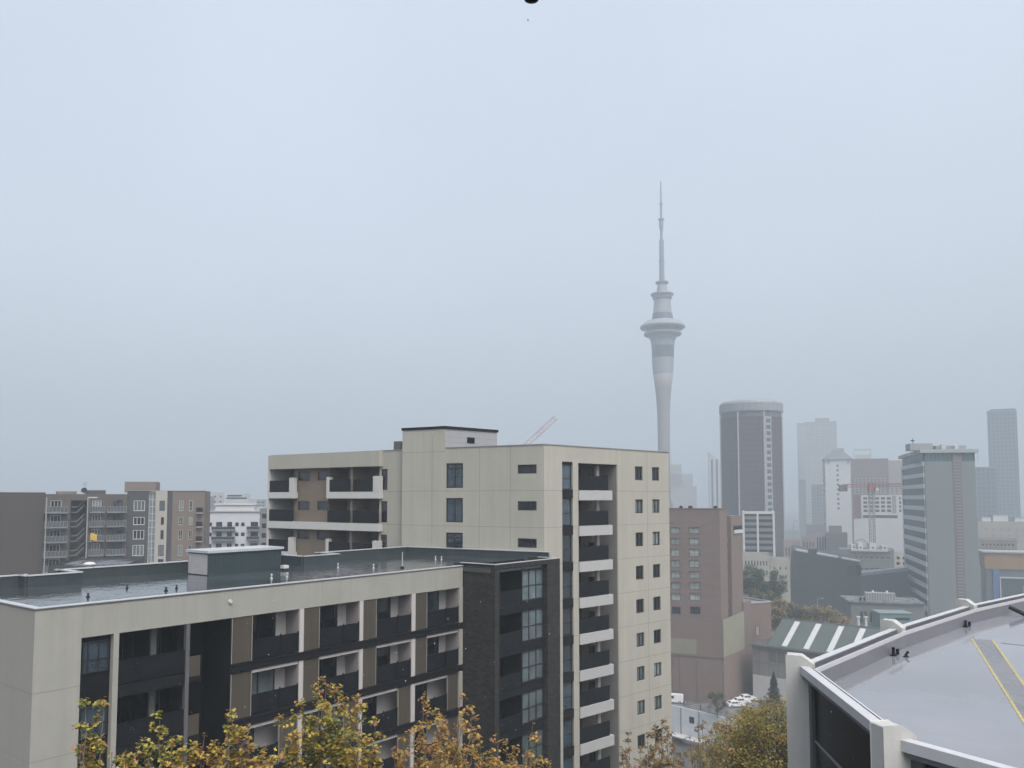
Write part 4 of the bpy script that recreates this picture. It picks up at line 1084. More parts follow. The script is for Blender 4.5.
def hip_block():
    F, p = corner_frame(825.8, 500, 680, facing(825.8, .10)); L = F.t(852.8, 500)
    o = thing('hip_roofed_block', 'tall white block with a grey hipped roof and one column of small windows', 'apartment building', (p.x, p.y, 0))
    zt = F.z(0, 459.5); D = 20
    ops = []
    for k in range(10):
        y = 464.6 + k * 4.75; a = F.t(837, 490); ops.append((a, a + 1.8, F.z(a, y + 2.2), F.z(a, y), .3))
    MB().wall(F, 0, L, 0, zt, ops).quad(F.p(L, 0, 0), F.p(L, D, 0), F.p(L, D, zt), F.p(L, 0, zt)).quad(F.p(0, D, 0), F.p(0, 0, 0), F.p(0, 0, zt), F.p(0, D, zt)).build('wall', WHT, o)
    for w in ops: window(o, F, w[0] + .02, w[1] - .02, w[2] + .02, w[3] - .02, .25, GB, 1, (), 0)
    za = F.z(0, 448.5)
    r = MB().add([F.p(-1.2, -1.2, zt), F.p(L + 1.2, -1.2, zt), F.p(L + 1.2, D + 1, zt), F.p(-1.2, D + 1, zt), F.p(L * .45, 8, za), F.p(L * .62, 8, za)], [(0, 1, 5, 4), (1, 2, 5), (2, 3, 4, 5), (3, 0, 4), (3, 2, 1, 0)])
    r.build('roof', mat('slate_grey_roof', (.10, .11, .125), .6, .1, .2), o)
    MB().fbox(F, L * .55, L * .78, 8, 11, zt + 4, za + .5).build('roof_hut', GREYC, o)
    for x in (F.t(829, 490), F.t(849, 490)): MB().fbox(F, x - .6, x + .6, -.7, -.01, zt - 3.6, zt - .1).build('corbel', GREYC, o)
    b = MB()
    for k in range(18): b.fbox(F, -1.2, -.01, 1, 9, 14 + k * 4.1, 16.2 + k * 4.1)
    b.build('side_balcony', GREYC, o)
hip_block()
def brown_city():
    o, F, L, zt = block('city_block', 'broad pinkish-brown city block with pale window rows behind the red crane', 'office building', 852, 890, 459, 560, 22, 0, mat('city_pinkish', (0.2025, 0.1725, 0.1650), .8, .06, .1, streak=.4), 7, 9, (.62, .42), mat('pale_pane', (.44, .45, .46), .3, .1, .3), 0, topgap=13, ybot=494)
    a, e = F.t(854, 480), F.t(872, 480)
    b = MB(); z1 = F.z(0, 449); b.fbox(F, a, e, 3, 3.4, z1 - .8, z1).fbox(F, a, a + .5, 3, 3.4, zt, z1 - .8).fbox(F, e - .5, e, 3, 3.4, zt, z1 - .8).fbox(F, a, e, 9, 9.4, z1 - .8, z1).fbox(F, a, a + .5, 9, 9.4, zt, z1 - .8)
    b.fbox(F, a + 1, e - 1, 4, 8, zt, zt + 3)
    b.build('rooftop_frame', PALE, o)
    block('city_block', 'taller plain beige-grey city block right of the pinkish-brown one', 'office building', 890, 906, 460.5, 590, 20, 0, mat('city_beige', (.33, .30, .28), .8, .06, .1, streak=.4), 5, 3, (.4, .4), GB, 0, topgap=20, ybot=500)
brown_city()
def white_car_park():
    F, p = corner_frame(853.5, 510, 505, facing(853.5)); L = F.t(906, 510)
    o = thing('white_building', 'wide blank white building with a grid of dark windows near its top', 'building', (p.x, p.y, 0))
    zt = F.z(0, 495)
    ops = []
    for r, (y0, y1) in enumerate(((497.2, 499.6), (501.2, 503.8), (505.3, 507.9), (509.4, 512))):
        for c in range(5):
            a = F.t(863.2 + c * 5.9, 500); e = F.t(863.2 + c * 5.9 + 4.1, 500); ops.append((a, e, F.z(a, y1), F.z(a, y0), .25))
        a = F.t(899, 500); ops.append((a, a + 1.1, F.z(a, y1), F.z(a, y0), .25))
    a, e = F.t(862.5, 500), F.t(897, 500)
    ops.append((a, e, F.z(a, 518), F.z(a, 515), .8))
    MB().wall(F, 0, L, 0, zt, ops, .25).quad(F.p(0, 20, 0), F.p(0, 0, 0), F.p(0, 0, zt), F.p(0, 20, zt)).quad(F.p(L, 0, 0), F.p(L, 20, 0), F.p(L, 20, zt), F.p(L, 0, zt)).build('wall', WHT, o)
    MB().prism([F.p(.02, .02, 0), F.p(L - .02, .02, 0), F.p(L - .02, 20, 0), F.p(.02, 20, 0)], zt - 1, zt - .4).build('roof', ROOF, o)
    for w in ops: window(o, F, w[0] + .02, w[1] - .02, w[2] + .02, w[3] - .02, .2, GB, 1, (), 0)
    t1 = F.t(861, 500)
    MB().fbox(F, .0, t1, -.3, -.003, F.z(0, 518), zt + .0).build('red_panel', mat('dull_red', (.17, .10, .10), .8), o)
    t0, t1 = F.t(892, 500), F.t(896, 500)
    MB().fbox(F, t0, t1, -.2, -.003, F.z(0, 513), zt - .5).build('grey_panel', GREYC, o)
white_car_park()

def grey_office():
    F, p = corner_frame(924, 500, 330, (.985, -.17)); L = F.t(977, 520)
    q = Fr((p.x, p.y), (.3335, .9428)); tl = None
    G = Fr((p.x, p.y), (.30, .954)); tl = G.t(903, 520)
    pl = G.p(tl, 0, 0); FG = Fr((pl.x, pl.y), (-.30, -.954))
    zt = F.z(0, 449.5)
    o = thing('grey_office', 'tall grey office with banded side windows and a blank face with one dark strip', 'office building', (p.x, p.y, 0))
    GM = mat('office_grey', (.150, .172, .180), .65, .05, .1, streak=.4)
    z1 = F.z(0, 453); z2 = F.z(0, 461.5)
    MB().wall(F, 0, L, 0, z2).quad(F.p(L, 0, 0), F.p(L, 18, 0), F.p(L, 18, zt), F.p(L, 0, zt)).build('wall', GM, o)
    MB().fbox(FG, 0, tl, .5, .7, 0, z1).build('side_glazing', mat('office_glass', (.010, .018, .026), .35, .3, .3, spec=.25), o)
    n = 15; fh = (z2 - 0) / n
    SP = mat('office_spandrel', (.50, .54, .565), .6, .06, .3)
    for k in range(n): MB().fbox(FG, 0, tl, .0, .498, k * fh + fh * .60, k * fh + fh * .98).build('spandrel', SP, o)
    MB().fbox(FG, tl - .5, tl, -.02, .498, 0, z2).build('corner_pier', GM, o)
    MB().fbox(FG, 0, .6, -.02, .498, 0, z2).build('corner_pier', SP, o)
    b = MB().fbox(F, .3, L - .3, .5, 17, z2, z1).build('clerestory', mat('teal_glass', (.025, .10, .115), .25, .2, .3, ior=1.6), o)
    mm = MB()
    for i in range(14): mm.fbox(F, 1 + i * 1.55, 1.12 + i * 1.55, .4, .498, z2, z1)
    mm.build('mullions', GM, b)
    MB().fbox(F, F.t(953, 460), F.t(962, 460), .2, .6, z2, z1).build('clerestory_panel', mat('panel_brownish', (.19, .17, .18), .7), o)
    ov = [F.p(-1.2, -1.0, 0), F.p(L + 1.2, -1.0, 0), F.p(L + 1.2, 19, 0), FG.p(-1, 8, 0), FG.p(-1.5, -1, 0)]
    MB().prism(ov, z1 + .003, zt).build('roof_slab', mat('office_cap', (.30, .33, .345), .6, .05, .2), o)
    # recessed dark strip with ladders of vents
    t0, t1 = F.t(954.5, 520), F.t(963, 520)
    MB().fbox(F, t0, t1, -.15, -.003, 0, z2 - .2).build('dark_strip', mat('strip_brown', (.12, .105, .11), .7, .1, .5), o)
    w = MB()
    for k in range(52): w.fbox(F, t0 + .4, t1 - .4, -.22, -.152, 1 + k * 1.3, 1.5 + k * 1.3)
    w.build('vent_slats', mat('slat_grey', (.20, .19, .195), .6), o)
    # plant on top
    MB().fbox(F, F.t(910, 450, 6), F.t(933, 450, 6), 6, 12, zt, F.z(0, 442.5)).build('plant_room', GREYC, o)
    MB().fbox(F, F.t(936, 450, 6), F.t(966, 450, 6), 6, 12, zt, F.z(0, 445)).build('plant_room', GREYC, o)
    for i, px in enumerate((941, 954)): MB().fbox(F, F.t(px, 450, 4), F.t(px + 4, 450, 4), 3, 5, zt, F.z(0, 444 + (i % 2) * 1.5)).build('air_unit', PALE, o)
    a = F.p(F.t(913, 450, 8), 8, F.z(0, 442.6)); MB().tube(a, a + Vector((0, 0, 2.4)), .12).lathe((a.x, a.y), [(.1, a.z + 1), (.9, a.z + 1.3), (.9, a.z + 1.5), (.1, a.z + 1.7)], 8).build('antenna', CHAR, o)
grey_office()

def dark_theatre():
    F, p = corner_frame(791, 560, 372, facing(791, .03)); L = F.t(860, 570)
    o = thing('theatre', 'dark angular slate-clad theatre with a slanting roofline and a lower right wing', 'theatre', (p.x, p.y, 0))
    DK = brick('slate_cladding', (.017, .021, .025), (.0125, .016, .019), (.007, .009, .011), (.97, .24), 2.4, 3.2, .08, .5)
    za, zb_ = F.z(0, 550), F.z(L, 562)
    b = MB()
    b.add([F.p(-2, -2, 0), F.p(L, -2, 0), F.p(L, 0, zb_), F.p(1.2, 0, za), F.p(-1.5, 26, 0), F.p(L, 26, 0), F.p(L, 24, zb_ + 2), F.p(1.2, 24, za + 1)],
          [(0, 1, 2, 3), (1, 5, 6, 2), (5, 4, 7, 6), (4, 0, 3, 7), (3, 2, 6, 7)])
    b.build('wall', DK, o)
    m = F.t(833, 570)
    zm = za + (zb_ - za) * m / L
    for (t0, t1, dz) in ((F.t(796, 560), F.t(808, 560), 1.0), (F.t(817, 560), F.t(838, 560), 1.0), (F.t(842, 560), F.t(860, 560), .8)):
        z0 = za + (zb_ - za) * t0 / L; z1 = za + (zb_ - za) * t1 / L
        MB().hexa([F.p(t0, -.3, z0), F.p(t1, -.3, z1), F.p(t1, 1.5, z1 + .1), F.p(t0, 1.5, z0 + .1), F.p(t0, -.3, z0 + dz * .7), F.p(t1, -.3, z1 + dz * .7), F.p(t1, 1.5, z1 + dz), F.p(t0, 1.5, z0 + dz)]).build('roof_edge', mat('edge_pale', (.34, .36, .38), .4), o)
    MB().fbox(F, F.t(809, 560), F.t(817.5, 560), 1, 4, za - 2.5, za + .6).build('roof_hood', DK, o)
    fm = MB()
    for px in (848, 855): 
        t = F.t(px, 570); fm.fbox(F, t, t + 2.4, -1.9, -1.2, F.z(t, 575), F.z(t, 565))
    fm.build('tall_window', CHAR, o)
    # lower wing
    t0 = L + .05; t1 = F.t(908, 570, 3)
    zs0, zs1 = F.z(t0, 576, 3), F.z(t1, 571, 3)
    w = MB().hexa([F.p(t0, 2, 0), F.p(t1, 2, 0), F.p(t1, 22, 0), F.p(t0, 22, 0), F.p(t0, 3, zs0), F.p(t1, 3, zs1), F.p(t1, 22, zs1), F.p(t0, 22, zs0)])
    w.build('side_wing', mat('wing_slate', (.040, .050, .058), .5, .2, .15), o)
    MB().hexa([F.p(t0, 2.6, zs0 + .01), F.p(t1, 2.6, zs1 + .01), F.p(t1, 6, zs1 + .3), F.p(t0, 6, zs0 + .3), F.p(t0, 2.6, zs0 + 1.4), F.p(t1, 2.6, zs1 + 1.6), F.p(t1, 6, zs1 + 1.9), F.p(t0, 6, zs0 + 1.9)]).build('wing_roof', mat('wing_roof_grey', (.22, .24, .26), .3), o)
dark_theatre()

def low_concrete():
    F, p = corner_frame(851, 605, 300, (.96, -.28)); L = F.t(925, 610)
    o = thing('low_building', 'low grey concrete building with a flat wet roof and a pale railed plant deck', 'building', (p.x, p.y, 0))
    zt = F.z(0, 602.5)
    ops = []
    for px in (860, 864.5, 870, 876): t = F.t(px, 615); ops.append((t, t + 1.0, zt - 7, zt - 3.2, .3))
    MB().wall(F, 0, L, 0, zt, ops).quad(F.p(0, 16, 0), F.p(0, 0, 0), F.p(0, 0, zt), F.p(0, 16, zt)).build('wall', mat('weathered_concrete', (.15, .155, .15), .8, .15, .3, streak=.6), o)
    for w in ops: window(o, F, w[0] + .02, w[1] - .02, w[2] + .02, w[3] - .02, .25, DGLASS, 1, (), .08)
    MB().prism([F.p(-1, -.6, 0), F.p(L, -.6, 0), F.p(L, 17, 0), F.p(-2, 17, 0)], zt + .003, zt + .6).build('roof', wet('low_wet_roof', (.10, .115, .12), .2, .4, .2, .004), o)
    a, e = F.t(866, 600, 6), F.t(895, 600, 6)
    MB().fbox(F, a, e, 6, 11, zt + .6, F.z(0, 592.5, 6)).build('plant_deck', mat('plant_pale', (.20, .215, .215), .6, .15, .8), o)
    r = MB(); zr = F.z(0, 592.5, 6)
    for i in range(12): t = a + (e - a) * i / 11; r.fbox(F, t - .08, t + .08, 5.8, 5.95, zt + .6, zr + .3)
    r.fbox(F, a, e, 5.8, 5.95, zr + .305, zr + .45)
    r.build('plant_railing', PALE, o)
    for px in (859.5, 863.5): MB().fbox(F, F.t(px, 600, 2), F.t(px + 2.4, 600, 2), 2, 3, zt + .6, zt + 1.7).build('air_unit', CHAR, o)
    MB().tube(F.p(F.t(873, 600, 8), 8, zr), F.p(F.t(873, 600, 8), 8, zr + .9), .6, .35, 8).tube(F.p(F.t(887, 600, 8), 8, zr), F.p(F.t(887, 600, 8), 8, zr + .9), .6, .35, 8).build('roof_fan', PALE, o)
    # teal kiosk in front
    G, q = corner_frame(880, 620, 285, (1, -.1)); l = G.t(912, 620)
    o2 = thing('teal_pavilion', 'small teal-walled pavilion with a dark slot window in front of the low concrete building', 'pavilion', (q.x, q.y, 0))
    z = G.z(0, 613.5)
    MB().fbox(G, 0, l, 0, 8, 0, z).build('wall', mat('teal_paint', (.11, .19, .185), .5, .1, .5), o2)
    MB().fbox(G, -.3, l + .3, -.3, 8.3, z + .003, z + .3).build('roof', mat('teal_roof', (.18, .25, .245), .4), o2)
    t = G.t(895, 620); MB().fbox(G, t, t + 5, -.05, -.003, G.z(0, 620), G.z(0, 617.5)).build('window', CHAR, o2)
    # pair of pale concrete stair towers
    for px, lab in ((857.5, 'left of two pale slim concrete posts left of the teal pavilion'), (865, 'right of two pale slim concrete posts left of the teal pavilion')):
        G, q = corner_frame(px, 620, 280, (1, 0))
        o3 = thing('concrete_post', lab, 'post', (q.x, q.y, 0), 'pale posts by the pavilion')
        MB().fbox(G, 0, .8, 0, .8, 0, G.z(0, 618)).build('shaft', PALE, o3)
        MB().fbox(G, -.25, 1.05, -.25, 1.05, G.z(0, 618) + .003, G.z(0, 618) + .5).build('cap', PALE, o3)
low_concrete()

block('pale_rooftops', 'cream low building with small box huts on its roof at the far right', 'building', 978, 1040, 521, 480, 24, 0, mat('cream_low', (.36, .34, .30), .8, .08, .15, streak=.4), 3, 7, (.35, .3), GREYC, 0, topgap=3, ybot=545)
def huts():
    for px0, px1, yt, lab in ((982, 991, 517.5, 'small white hut on the cream roof beside the grey office'), (993, 1008, 515.5, 'larger cream hut in the middle of the cream roof'), (1015, 1030, 518, 'white hut on the cream roof at the picture edge')):
        F, p = corner_frame(px0, 520, 486, (1, 0)); L = F.t(px1, 520); zb = F.z(0, 521) - .6
        o = thing('roof_hut', lab, 'hut', (p.x, p.y, zb), 'huts on the cream roof')
        MB().fbox(F, 0, L, 0, 6, zb, F.z(0, yt)).build('wall', PALE, o)
        MB().fbox(F, -.2, L + .2, -.2, 6.2, F.z(0, yt) + .003, F.z(0, yt) + .3).build('roof', GREYC, o)
huts()
block('old_brick_building', 'drab brown flat-roofed building below the cream rooftops', 'building', 978, 1016, 539, 430, 18, 0, mat('drab_brown', (.22, .18, .15), .8, .1, .2, streak=.4), 2, 9, (.4, .4), DGLASS, 0, topgap=1.5, ybot=552)
def ochre():
    F, p = corner_frame(985, 570, 375, (.93, -.36)); L = F.t(1060, 570)
    o = thing('ochre_building', 'ochre and blue building with a grey flat roof and tall dark glazing, lower right', 'building', (p.x, p.y, 0))
    zt = F.z(0, 551.5); z1 = zt - 8
    MB().fbox(F, 0, L, 0, 14, z1, zt - .6).build('ochre_band', mat('ochre_paint', (.27, .17, .07), .75, .08, .2, streak=.4), o)
    MB().fbox(F, -.6, L, -.6, 16, zt - .597, zt).build('roof', mat('pale_grey_roof', (.30, .31, .31), .4, .1, .3), o)
    MB().fbox(F, .5, L, .6, 14, 0, z1 - .003).build('wall', mat('grey_blue_wall', (.11, .13, .15), .5, .1, .2), o)
    t0 = F.t(993.5, 590); MB().fbox(F, t0, t0 + 2.6, .0, .597, 0, z1 - .01).build('blue_panel', mat('blue_paint', (.07, .14, .34), .5), o)
    t1 = F.t(1000, 590); zg = F.z(t1, 577)
    fr = MB().fbox(F, t1, t1 + .5, -.3, .58, 0, zg).fbox(F, t1 + .5, L, -.3, .58, zg - .5, zg).build('white_frame', PALE, o)
    MB().fbox(F, t1 + .5, L, .2, .597, 0, zg - .5).build('glazing', mat('ochre_glazing', (.04, .065, .075), .1, .2, .3, ior=1.6), o)
ochre()

# construction site with white huts, and small filler blocks of the city floor
def site():
    o, F, L, zt = block('construction_block', 'half-built grey block wrapped in netting below the red crane', 'construction site', 838, 893, 549, 420, 20, 0, mat('site_netting', (.17, .18, .18), .9, .2, .3, streak=.5), 4, 9, (.7, .1), DGLASS, 0, topgap=1.)
    for i, (px0, px1, yt, lab) in enumerate(((851, 856.5, 545, 'white site cabin at the left end of the construction block top'), (858, 863, 543.2, 'tallest white site cabin on the construction block'), (869.5, 876, 543.5, 'white site cabin left of the crane mast on the construction block'), (882, 887.5, 546, 'white site cabin at the right end of the construction block top'))):
        p = F.p(F.t(px0, 545, 5), 5, zt - .5); G = Fr((p.x, p.y), (1, 0)); l = G.t(px1, 545)
        c = thing('site_cabin', lab, 'cabin', (p.x, p.y, zt - .5), 'white cabins on the construction block')
        MB().fbox(G, 0, l, 0, 3, zt - .5, G.z(0, yt)).build('body', WHT, c)
        MB().fbox(G, -.15, l + .15, -.15, 3.15, G.z(0, yt) + .003, G.z(0, yt) + .2).build('roof', WHT, c)
        MB().fbox(G, l * .3, l * .7, -.03, -.002, zt + .3, zt + 1.1).build('window', GB, c)
    a0, a1 = F.t(852, 545, 9), F.t(870, 545, 9)
    p = F.p(a0, 9, zt - .5)
    c = thing('arched_truss', 'pale curved roof truss standing behind the white site cabins', 'truss', p)
    prev = None; b = MB()
    for i in range(13):
        u = i / 12; t = a0 + (a1 - a0) * u; q = F.p(t, 9, zt + 1.5 + 3.6 * math.sin(math.pi * u))
        if prev is not None: b.tube(prev, q, .22, .22, 6)
        b.tube(q, (q.x, q.y, zt - .5), .1, .1, 5)
        prev = q
    b.build('truss', GREYC, c)
    w = thing('scaffold_deck', 'white sheeted scaffold edge running along the top of the construction block', 'scaffold', F.p(F.t(851, 548), -.9, zt - 1.2))
    MB().fbox(F, F.t(851, 548), F.t(888, 548), -.9, -.1, zt - .9, zt + .2).build('sheeting', WHT, w)
site()
block('stone_building', 'pale stone building with square windows, right of the construction block', 'building', 893, 907, 553, 440, 14, 0, mat('pale_stone', (.47, .44, .37), .8, .08, .2, streak=.4), 2, 2, (.5, .55), DGLASS, 0, topgap=1.2, ybot=566)
block('dark_block', 'dark grey block with a smaller top storey, left of the construction block', 'building', 826, 847, 533, 455, 16, 0, mat('dark_block_grey', (.10, .105, .11), .7, .1, .2, streak=.4), 0, 0)
block('dark_storey', 'small dark top storey box on the dark grey block', 'rooftop storey', 828.5, 841.5, 526, 460, 8, 0, mat('dark_block_top', (.13, .13, .135), .7, .1, .2), 0, 0, zb=33)
block('grey_block', 'narrow mid-grey block with pale vertical piers beside the dark block', 'building', 815, 827, 533, 470, 14, 0, mat('mid_grey', (.25, .25, .26), .7, .1, .2, streak=.4), 1, 4, (.4, .9), GB, 0, topgap=1)
block('brown_block', 'small brownish block behind the theatre roof at the end of the street', 'building', 801, 815, 537, 520, 14, 0, BRN3, 3, 4, (.5, .4), GB, 0)
block('low_shop', 'low wide pinkish building at the street end under the ghost towers', 'building', 783, 800, 540, 480, 14, 0, mat('shop_pink', (.26, .21, .205), .8, .1, .2), 2, 5, (.5, .4), GB, 0)
block('far_block', 'pale far block in the gap between the eight-sided tower and the ghost towers', 'building', 784, 799, 531, 760, 16, 0, GREYC, 0, 0)
block('far_block', 'far grey block filling the gap right of the small brownish one', 'building', 806, 826, 525, 640, 16, 0, mat('far_mauve', (.20, .18, .19), .8, .1, .2), 0, 0)
def street_poles():
    for px, yt, yb, Y, lab in ((793.5, 521, 545, 500, 'tall dark street pole in the hazy gap by the eight-sided tower'), (817.5, 599, 618, 275, 'grey lamp post in front of the dark theatre')):
        p = at(px, yt, Y); z = p.z
        o = thing('street_lamp', lab, 'street lamp', (p.x, p.y, gz(p.x, p.y)), 'street lamps in the valley')
        MB().tube((p.x, p.y, gz(p.x, p.y)), (p.x, p.y, z), .16, .1, 8).build('pole', GREYC, o)
        MB().tube((p.x, p.y, z), (p.x + 1.6, p.y, z + .25), .07, .06, 6).build('arm', GREYC, o)
        MB().tube((p.x + 1.3, p.y, z + .15), (p.x + 2.2, p.y, z + .28), .2, .14, 8).build('lamp_head', GREYC, o)
street_poles()

# ------------------------------------------------------------------ cranes
RED = mat('crane_red', (.30, .085, .075), .5, .1, 1.)
CWH = mat('crane_white', (.66, .64, .62), .5, .05, 1.)
def lattice(mb, a, b, w, n, r, m=lambda i: 0):
    a = Vector(a); b = Vector(b); z = (b - a).normalized()
    up = Vector((0, 0, 1)) if abs(z.z) < .9 else Vector((0, 1, 0))
    x = z.cross(up).normalized() * w / 2; y = z.cross(x).normalized() * w / 2
    cs = (x + y, x - y, -x - y, -x + y)
    for i in range(n):
        p = a + (b - a) * i / n; q = a + (b - a) * (i + 1) / n
        for k in range(4):
            mb.tube(p + cs[k], q + cs[k], r, r, 4, m(i))
            mb.tube(p + cs[k], q + cs[(k + 1) % 4], r * .7, r * .7, 4, m(i))
def tower_crane():
    base = at(873, 556, 455); top = at(873, 491, 455)
    o = thing('tower_crane', 'red tower crane rising over the half-built block in front of white buildings', 'crane', (base.x, base.y, 0))
    a = MB(); lattice(a, (base.x, base.y, 0), (base.x, base.y, top.z), 2.3, 30, .2); a.build('mast', mat('crane_mast_grey', (.23, .21, .21), .6), o)
    c = Vector((base.x, base.y, top.z))
    MB().fbox(Fr((c.x - 1.6, c.y - 1.4), (1, 0)), 0, 3.2, 0, 2.8, c.z, c.z + 2.6).build('slewing_unit', RED, o)
    MB().fbox(Fr((c.x + 1.7, c.y - 2.2), (1, 0)), 0, 1.6, 0, 1.8, c.z + .2, c.z + 2.2).build('cab', CWH, o)
    a = MB(); tip = c + Vector((0, 0, 4.6)); lattice(a, c + Vector((0, 0, 2.6)), tip, 1.6, 5, .18); a.build('apex', RED, o)
    j0 = c + Vector((1, -1, 2.8)); j1 = c + Vector((17, -30, 3.2))
    a = MB(); lattice(a, j0, j1, 1.5, 16, .16); a.build('jib', RED, o)
    k1 = c + Vector((-14, 6, 3.0))
    a = MB(); lattice(a, c + Vector((-1, .5, 2.8)), k1, 1.5, 7, .18); a.build('counter_jib', RED, o)
    MB().fbox(Fr((k1.x - 1.5, k1.y - 1), (1, 0)), 0, 4.2, 0, 2, k1.z - 3.2, k1.z + .6).build('counterweight', mat('counterweight_grey', (.09, .09, .095), .7), o)
    MB().tube(tip, j0 + (j1 - j0) * .7 + Vector((0, 0, .8)), .09).tube(tip, k1 + Vector((0, 0, .8)), .09).build('tie_bar', RED, o)
tower_crane()
def luffing_crane():
    Y = 520
    foot = at(508, 461.5, Y); tip = at(556, 417.5, Y)
    o = thing('luffing_crane', 'red and white crane boom slanting up behind the cream apartment tower', 'crane', (foot.x, foot.y, gz(foot.x, foot.y)))
    a = MB(); lattice(a, (foot.x, foot.y, gz(foot.x, foot.y)), foot, 2., 16, .14); a.build('mast', GREYC, o)
    a = MB(); lattice(a, foot, tip, 2.8, 16, .2, lambda i: (i // 3) % 2); a.build('boom', [mat('crane_pale_red', (.50, .24, .21), .6), RED], o)
    b = foot + Vector((-6, 0, 8))
    MB().tube(foot, b, .25).build('a_frame', GREYC, o)
    MB().tube(b, tip + Vector((-.4, 0, .2)), .05).tube(foot + Vector((-7, 0, 1)), b, .06).build('stay_rope', GREYC, o)
    MB().fbox(Fr((foot.x - 8, foot.y - 1.2), (1, 0)), 0, 9, 0, 2.4, foot.z - 1.8, foot.z).build('machinery_deck', GREYC, o)
luffing_crane()

# ================================================================== left-hand background flats
def balcony(o, F, t0, t1, fl, dp=1.5, rail=None, h=1.05, posts=6):
    MB().fbox(F, t0, t1, -dp, .1, fl - .25, fl).build('balcony_slab', mat('flat_slab_grey', (.17, .17, .175), .7), o)
    b = MB().fbox(F, t0, t1, -dp, -dp + .05, fl + h - .07, fl + h)
    for i in range(posts + 1): t = t0 + (t1 - t0 - .06) * i / posts; b.fbox(F, t, t + .06, -dp, -dp + .05, fl + .003, fl + h - .07)
    b.fbox(F, t0, t1, -dp + .055, -dp + .075, fl + .1, fl + h - .1, 1)
    b.build('railing', [mat('flat_rail_grey', (.20, .21, .22), .5), rail or mat('rail_pane', (.085, .095, .105), .2)], o)
def brown_flats():
    F, p = corner_frame(44, 540, 150, (.83, .56)); zb = 26
    L = F.t(126.5, 530)
    zt = F.z(0, 494)
    q = Fr((p.x, p.y), (-.60, -.80))                # blank side wall running towards the viewer
    o = thing('brown_flats', 'brown apartment block with a long blank wall, railed balconies and an open stair', 'apartment building', (p.x, p.y, zb))
    BW = mat('brown_blank_wall', (0.0622, 0.0518, 0.0465), .85, .07, .25, streak=.55)
    G = Fr((q.p(60, 0, 0).x, q.p(60, 0, 0).y), (.60, .80))
    MB().fbox(G, 0, 60, 0, 6, zb, zt + .3).build('blank_wall', BW, o)
    DKB = mat('dark_slate_wall', (.052, .052, .056), .75, .1, .4, streak=.4)
    BWF = mat('brown_front', (0.0863, 0.0735, 0.0653), .8, .07, .3, streak=.4)
    fh = 2.75
    fls = [zt - 1.0 - fh * (k + 1) + .35 for k in range(6)]
    s0, s1 = F.t(70, 530), F.t(86.5, 530)
    b0, b1 = F.t(46, 530), F.t(63, 530); c0, c1 = F.t(88.5, 530), F.t(103.5, 530); d0, d1 = F.t(105.5, 530), F.t(125, 530)
    ops = [(s0, s1, zb, zt - 1.2, 3.0)]
    for fl in fls:
        for a, e in ((b0 + .6, b1 - .4), (c0 + .5, c1 - .5), (d0 + 1.2, d1 - .6)): ops.append((a, e, fl + .05, fl + 2.2, .2))
    t_step = F.t(104.5, 530)
    MB().wall(F, 0, L, zb, zt, ops, .2).quad(F.p(L, 0, zb), F.p(L, 14, zb), F.p(L, 14, zt), F.p(L, 0, zt)).build('wall', BWF, o)
    MB().prism([F.p(.2, .3, 0), F.p(L - .2, .3, 0), F.p(L - .2, 14, 0), F.p(.2, 14, 0)], zt - .8, zt - .3).build('roof', ROOF, o)
    for i, w in enumerate(ops[1:]): window(o, F, w[0] + .02, w[1] - .02, w[2] + .02, w[3] - .02, .15, (DGLASS, CURT, BGLASS)[(i * 7) % 3], 3, (), .09, WHITE if i % 3 < 2 else FRAME, 'balcony_door')
    for fl in fls:
        balcony(o, F, b0 - .4, b1 + .6, fl); balcony(o, F, c0, c1, fl, 1.2); balcony(o, F, d0, d1, fl, 1.5)
    MB().fbox(F, s0, s1, 3.0, 3.1, zb, zt - 1.2).build('stair_back', DKB, o)
    for k, fl in enumerate(fls):
        st = MB(); n = 7
        sl = s0 + (s1 - s0) * .42; se = s1 - .3
        za, zc = fl, fl + fh * .52
        st.fbox(F, s0 + .2, sl - .01, .9, 2.6, fl - .2, fl)
        for i in range(n):
            t = sl + (se - sl) * i / n; z = za + (zc - za) * i / n
            st.fbox(F, t, t + (se - sl) / n - .003, .9, 2.0, z - .12, z + (zc - za) / n)
        st.build('stair_flight', mat('stair_concrete', (.12, .12, .115), .8), o)
        MB().hexa([F.p(sl, .75, za + .9), F.p(se, .75, zc + .9), F.p(se, .82, zc + .9), F.p(sl, .82, za + .9), F.p(sl, .75, za + 1.0), F.p(se, .75, zc + 1.0), F.p(se, .82, zc + 1.0), F.p(sl, .82, za + 1.0)]).fbox(F, s0 + .2, sl - .01, .75, .82, fl + .9, fl + 1.0).build('stair_rail', mat('stair_rail_tan', (.30, .28, .22), .6), o)
    for px in (45.5, 86.8): 
        t = F.t(px, 530, -1.6); MB().fbox(F, t - .09, t + .09, -1.75, -1.57, zb, zt - .6).build('steel_post', mat('steel_post_grey', (.27, .275, .28), .5), o)
    t = F.t(86.8, 530, -1.6); MB().fbox(F, t, t + 1.6, -1.75, -1.57, zt - .75, zt - .55).build('steel_arm', PALE, o)
    a, e = F.t(88, 500, 4), F.t(105.5, 500, 4)
    MB().fbox(F, a, e, 4, 9, zt - .3, F.z(0, 489.8)).build('roof_box', DKB, o)
    a, e = F.t(57, 500, 5), F.t(76.5, 500, 5)
    MB().fbox(F, a, e, 5, 8, zt - .3, zt + .55).build('roof_box', mat('roof_box_brown', (.17, .145, .13), .8), o)
    # satellite dish with an aerial
    pd = F.p(F.t(84.5, 492, 2), 2, zt - .3)
    d = thing('satellite_dish', 'dark satellite dish with a thin aerial above the open stair', 'satellite dish', pd)
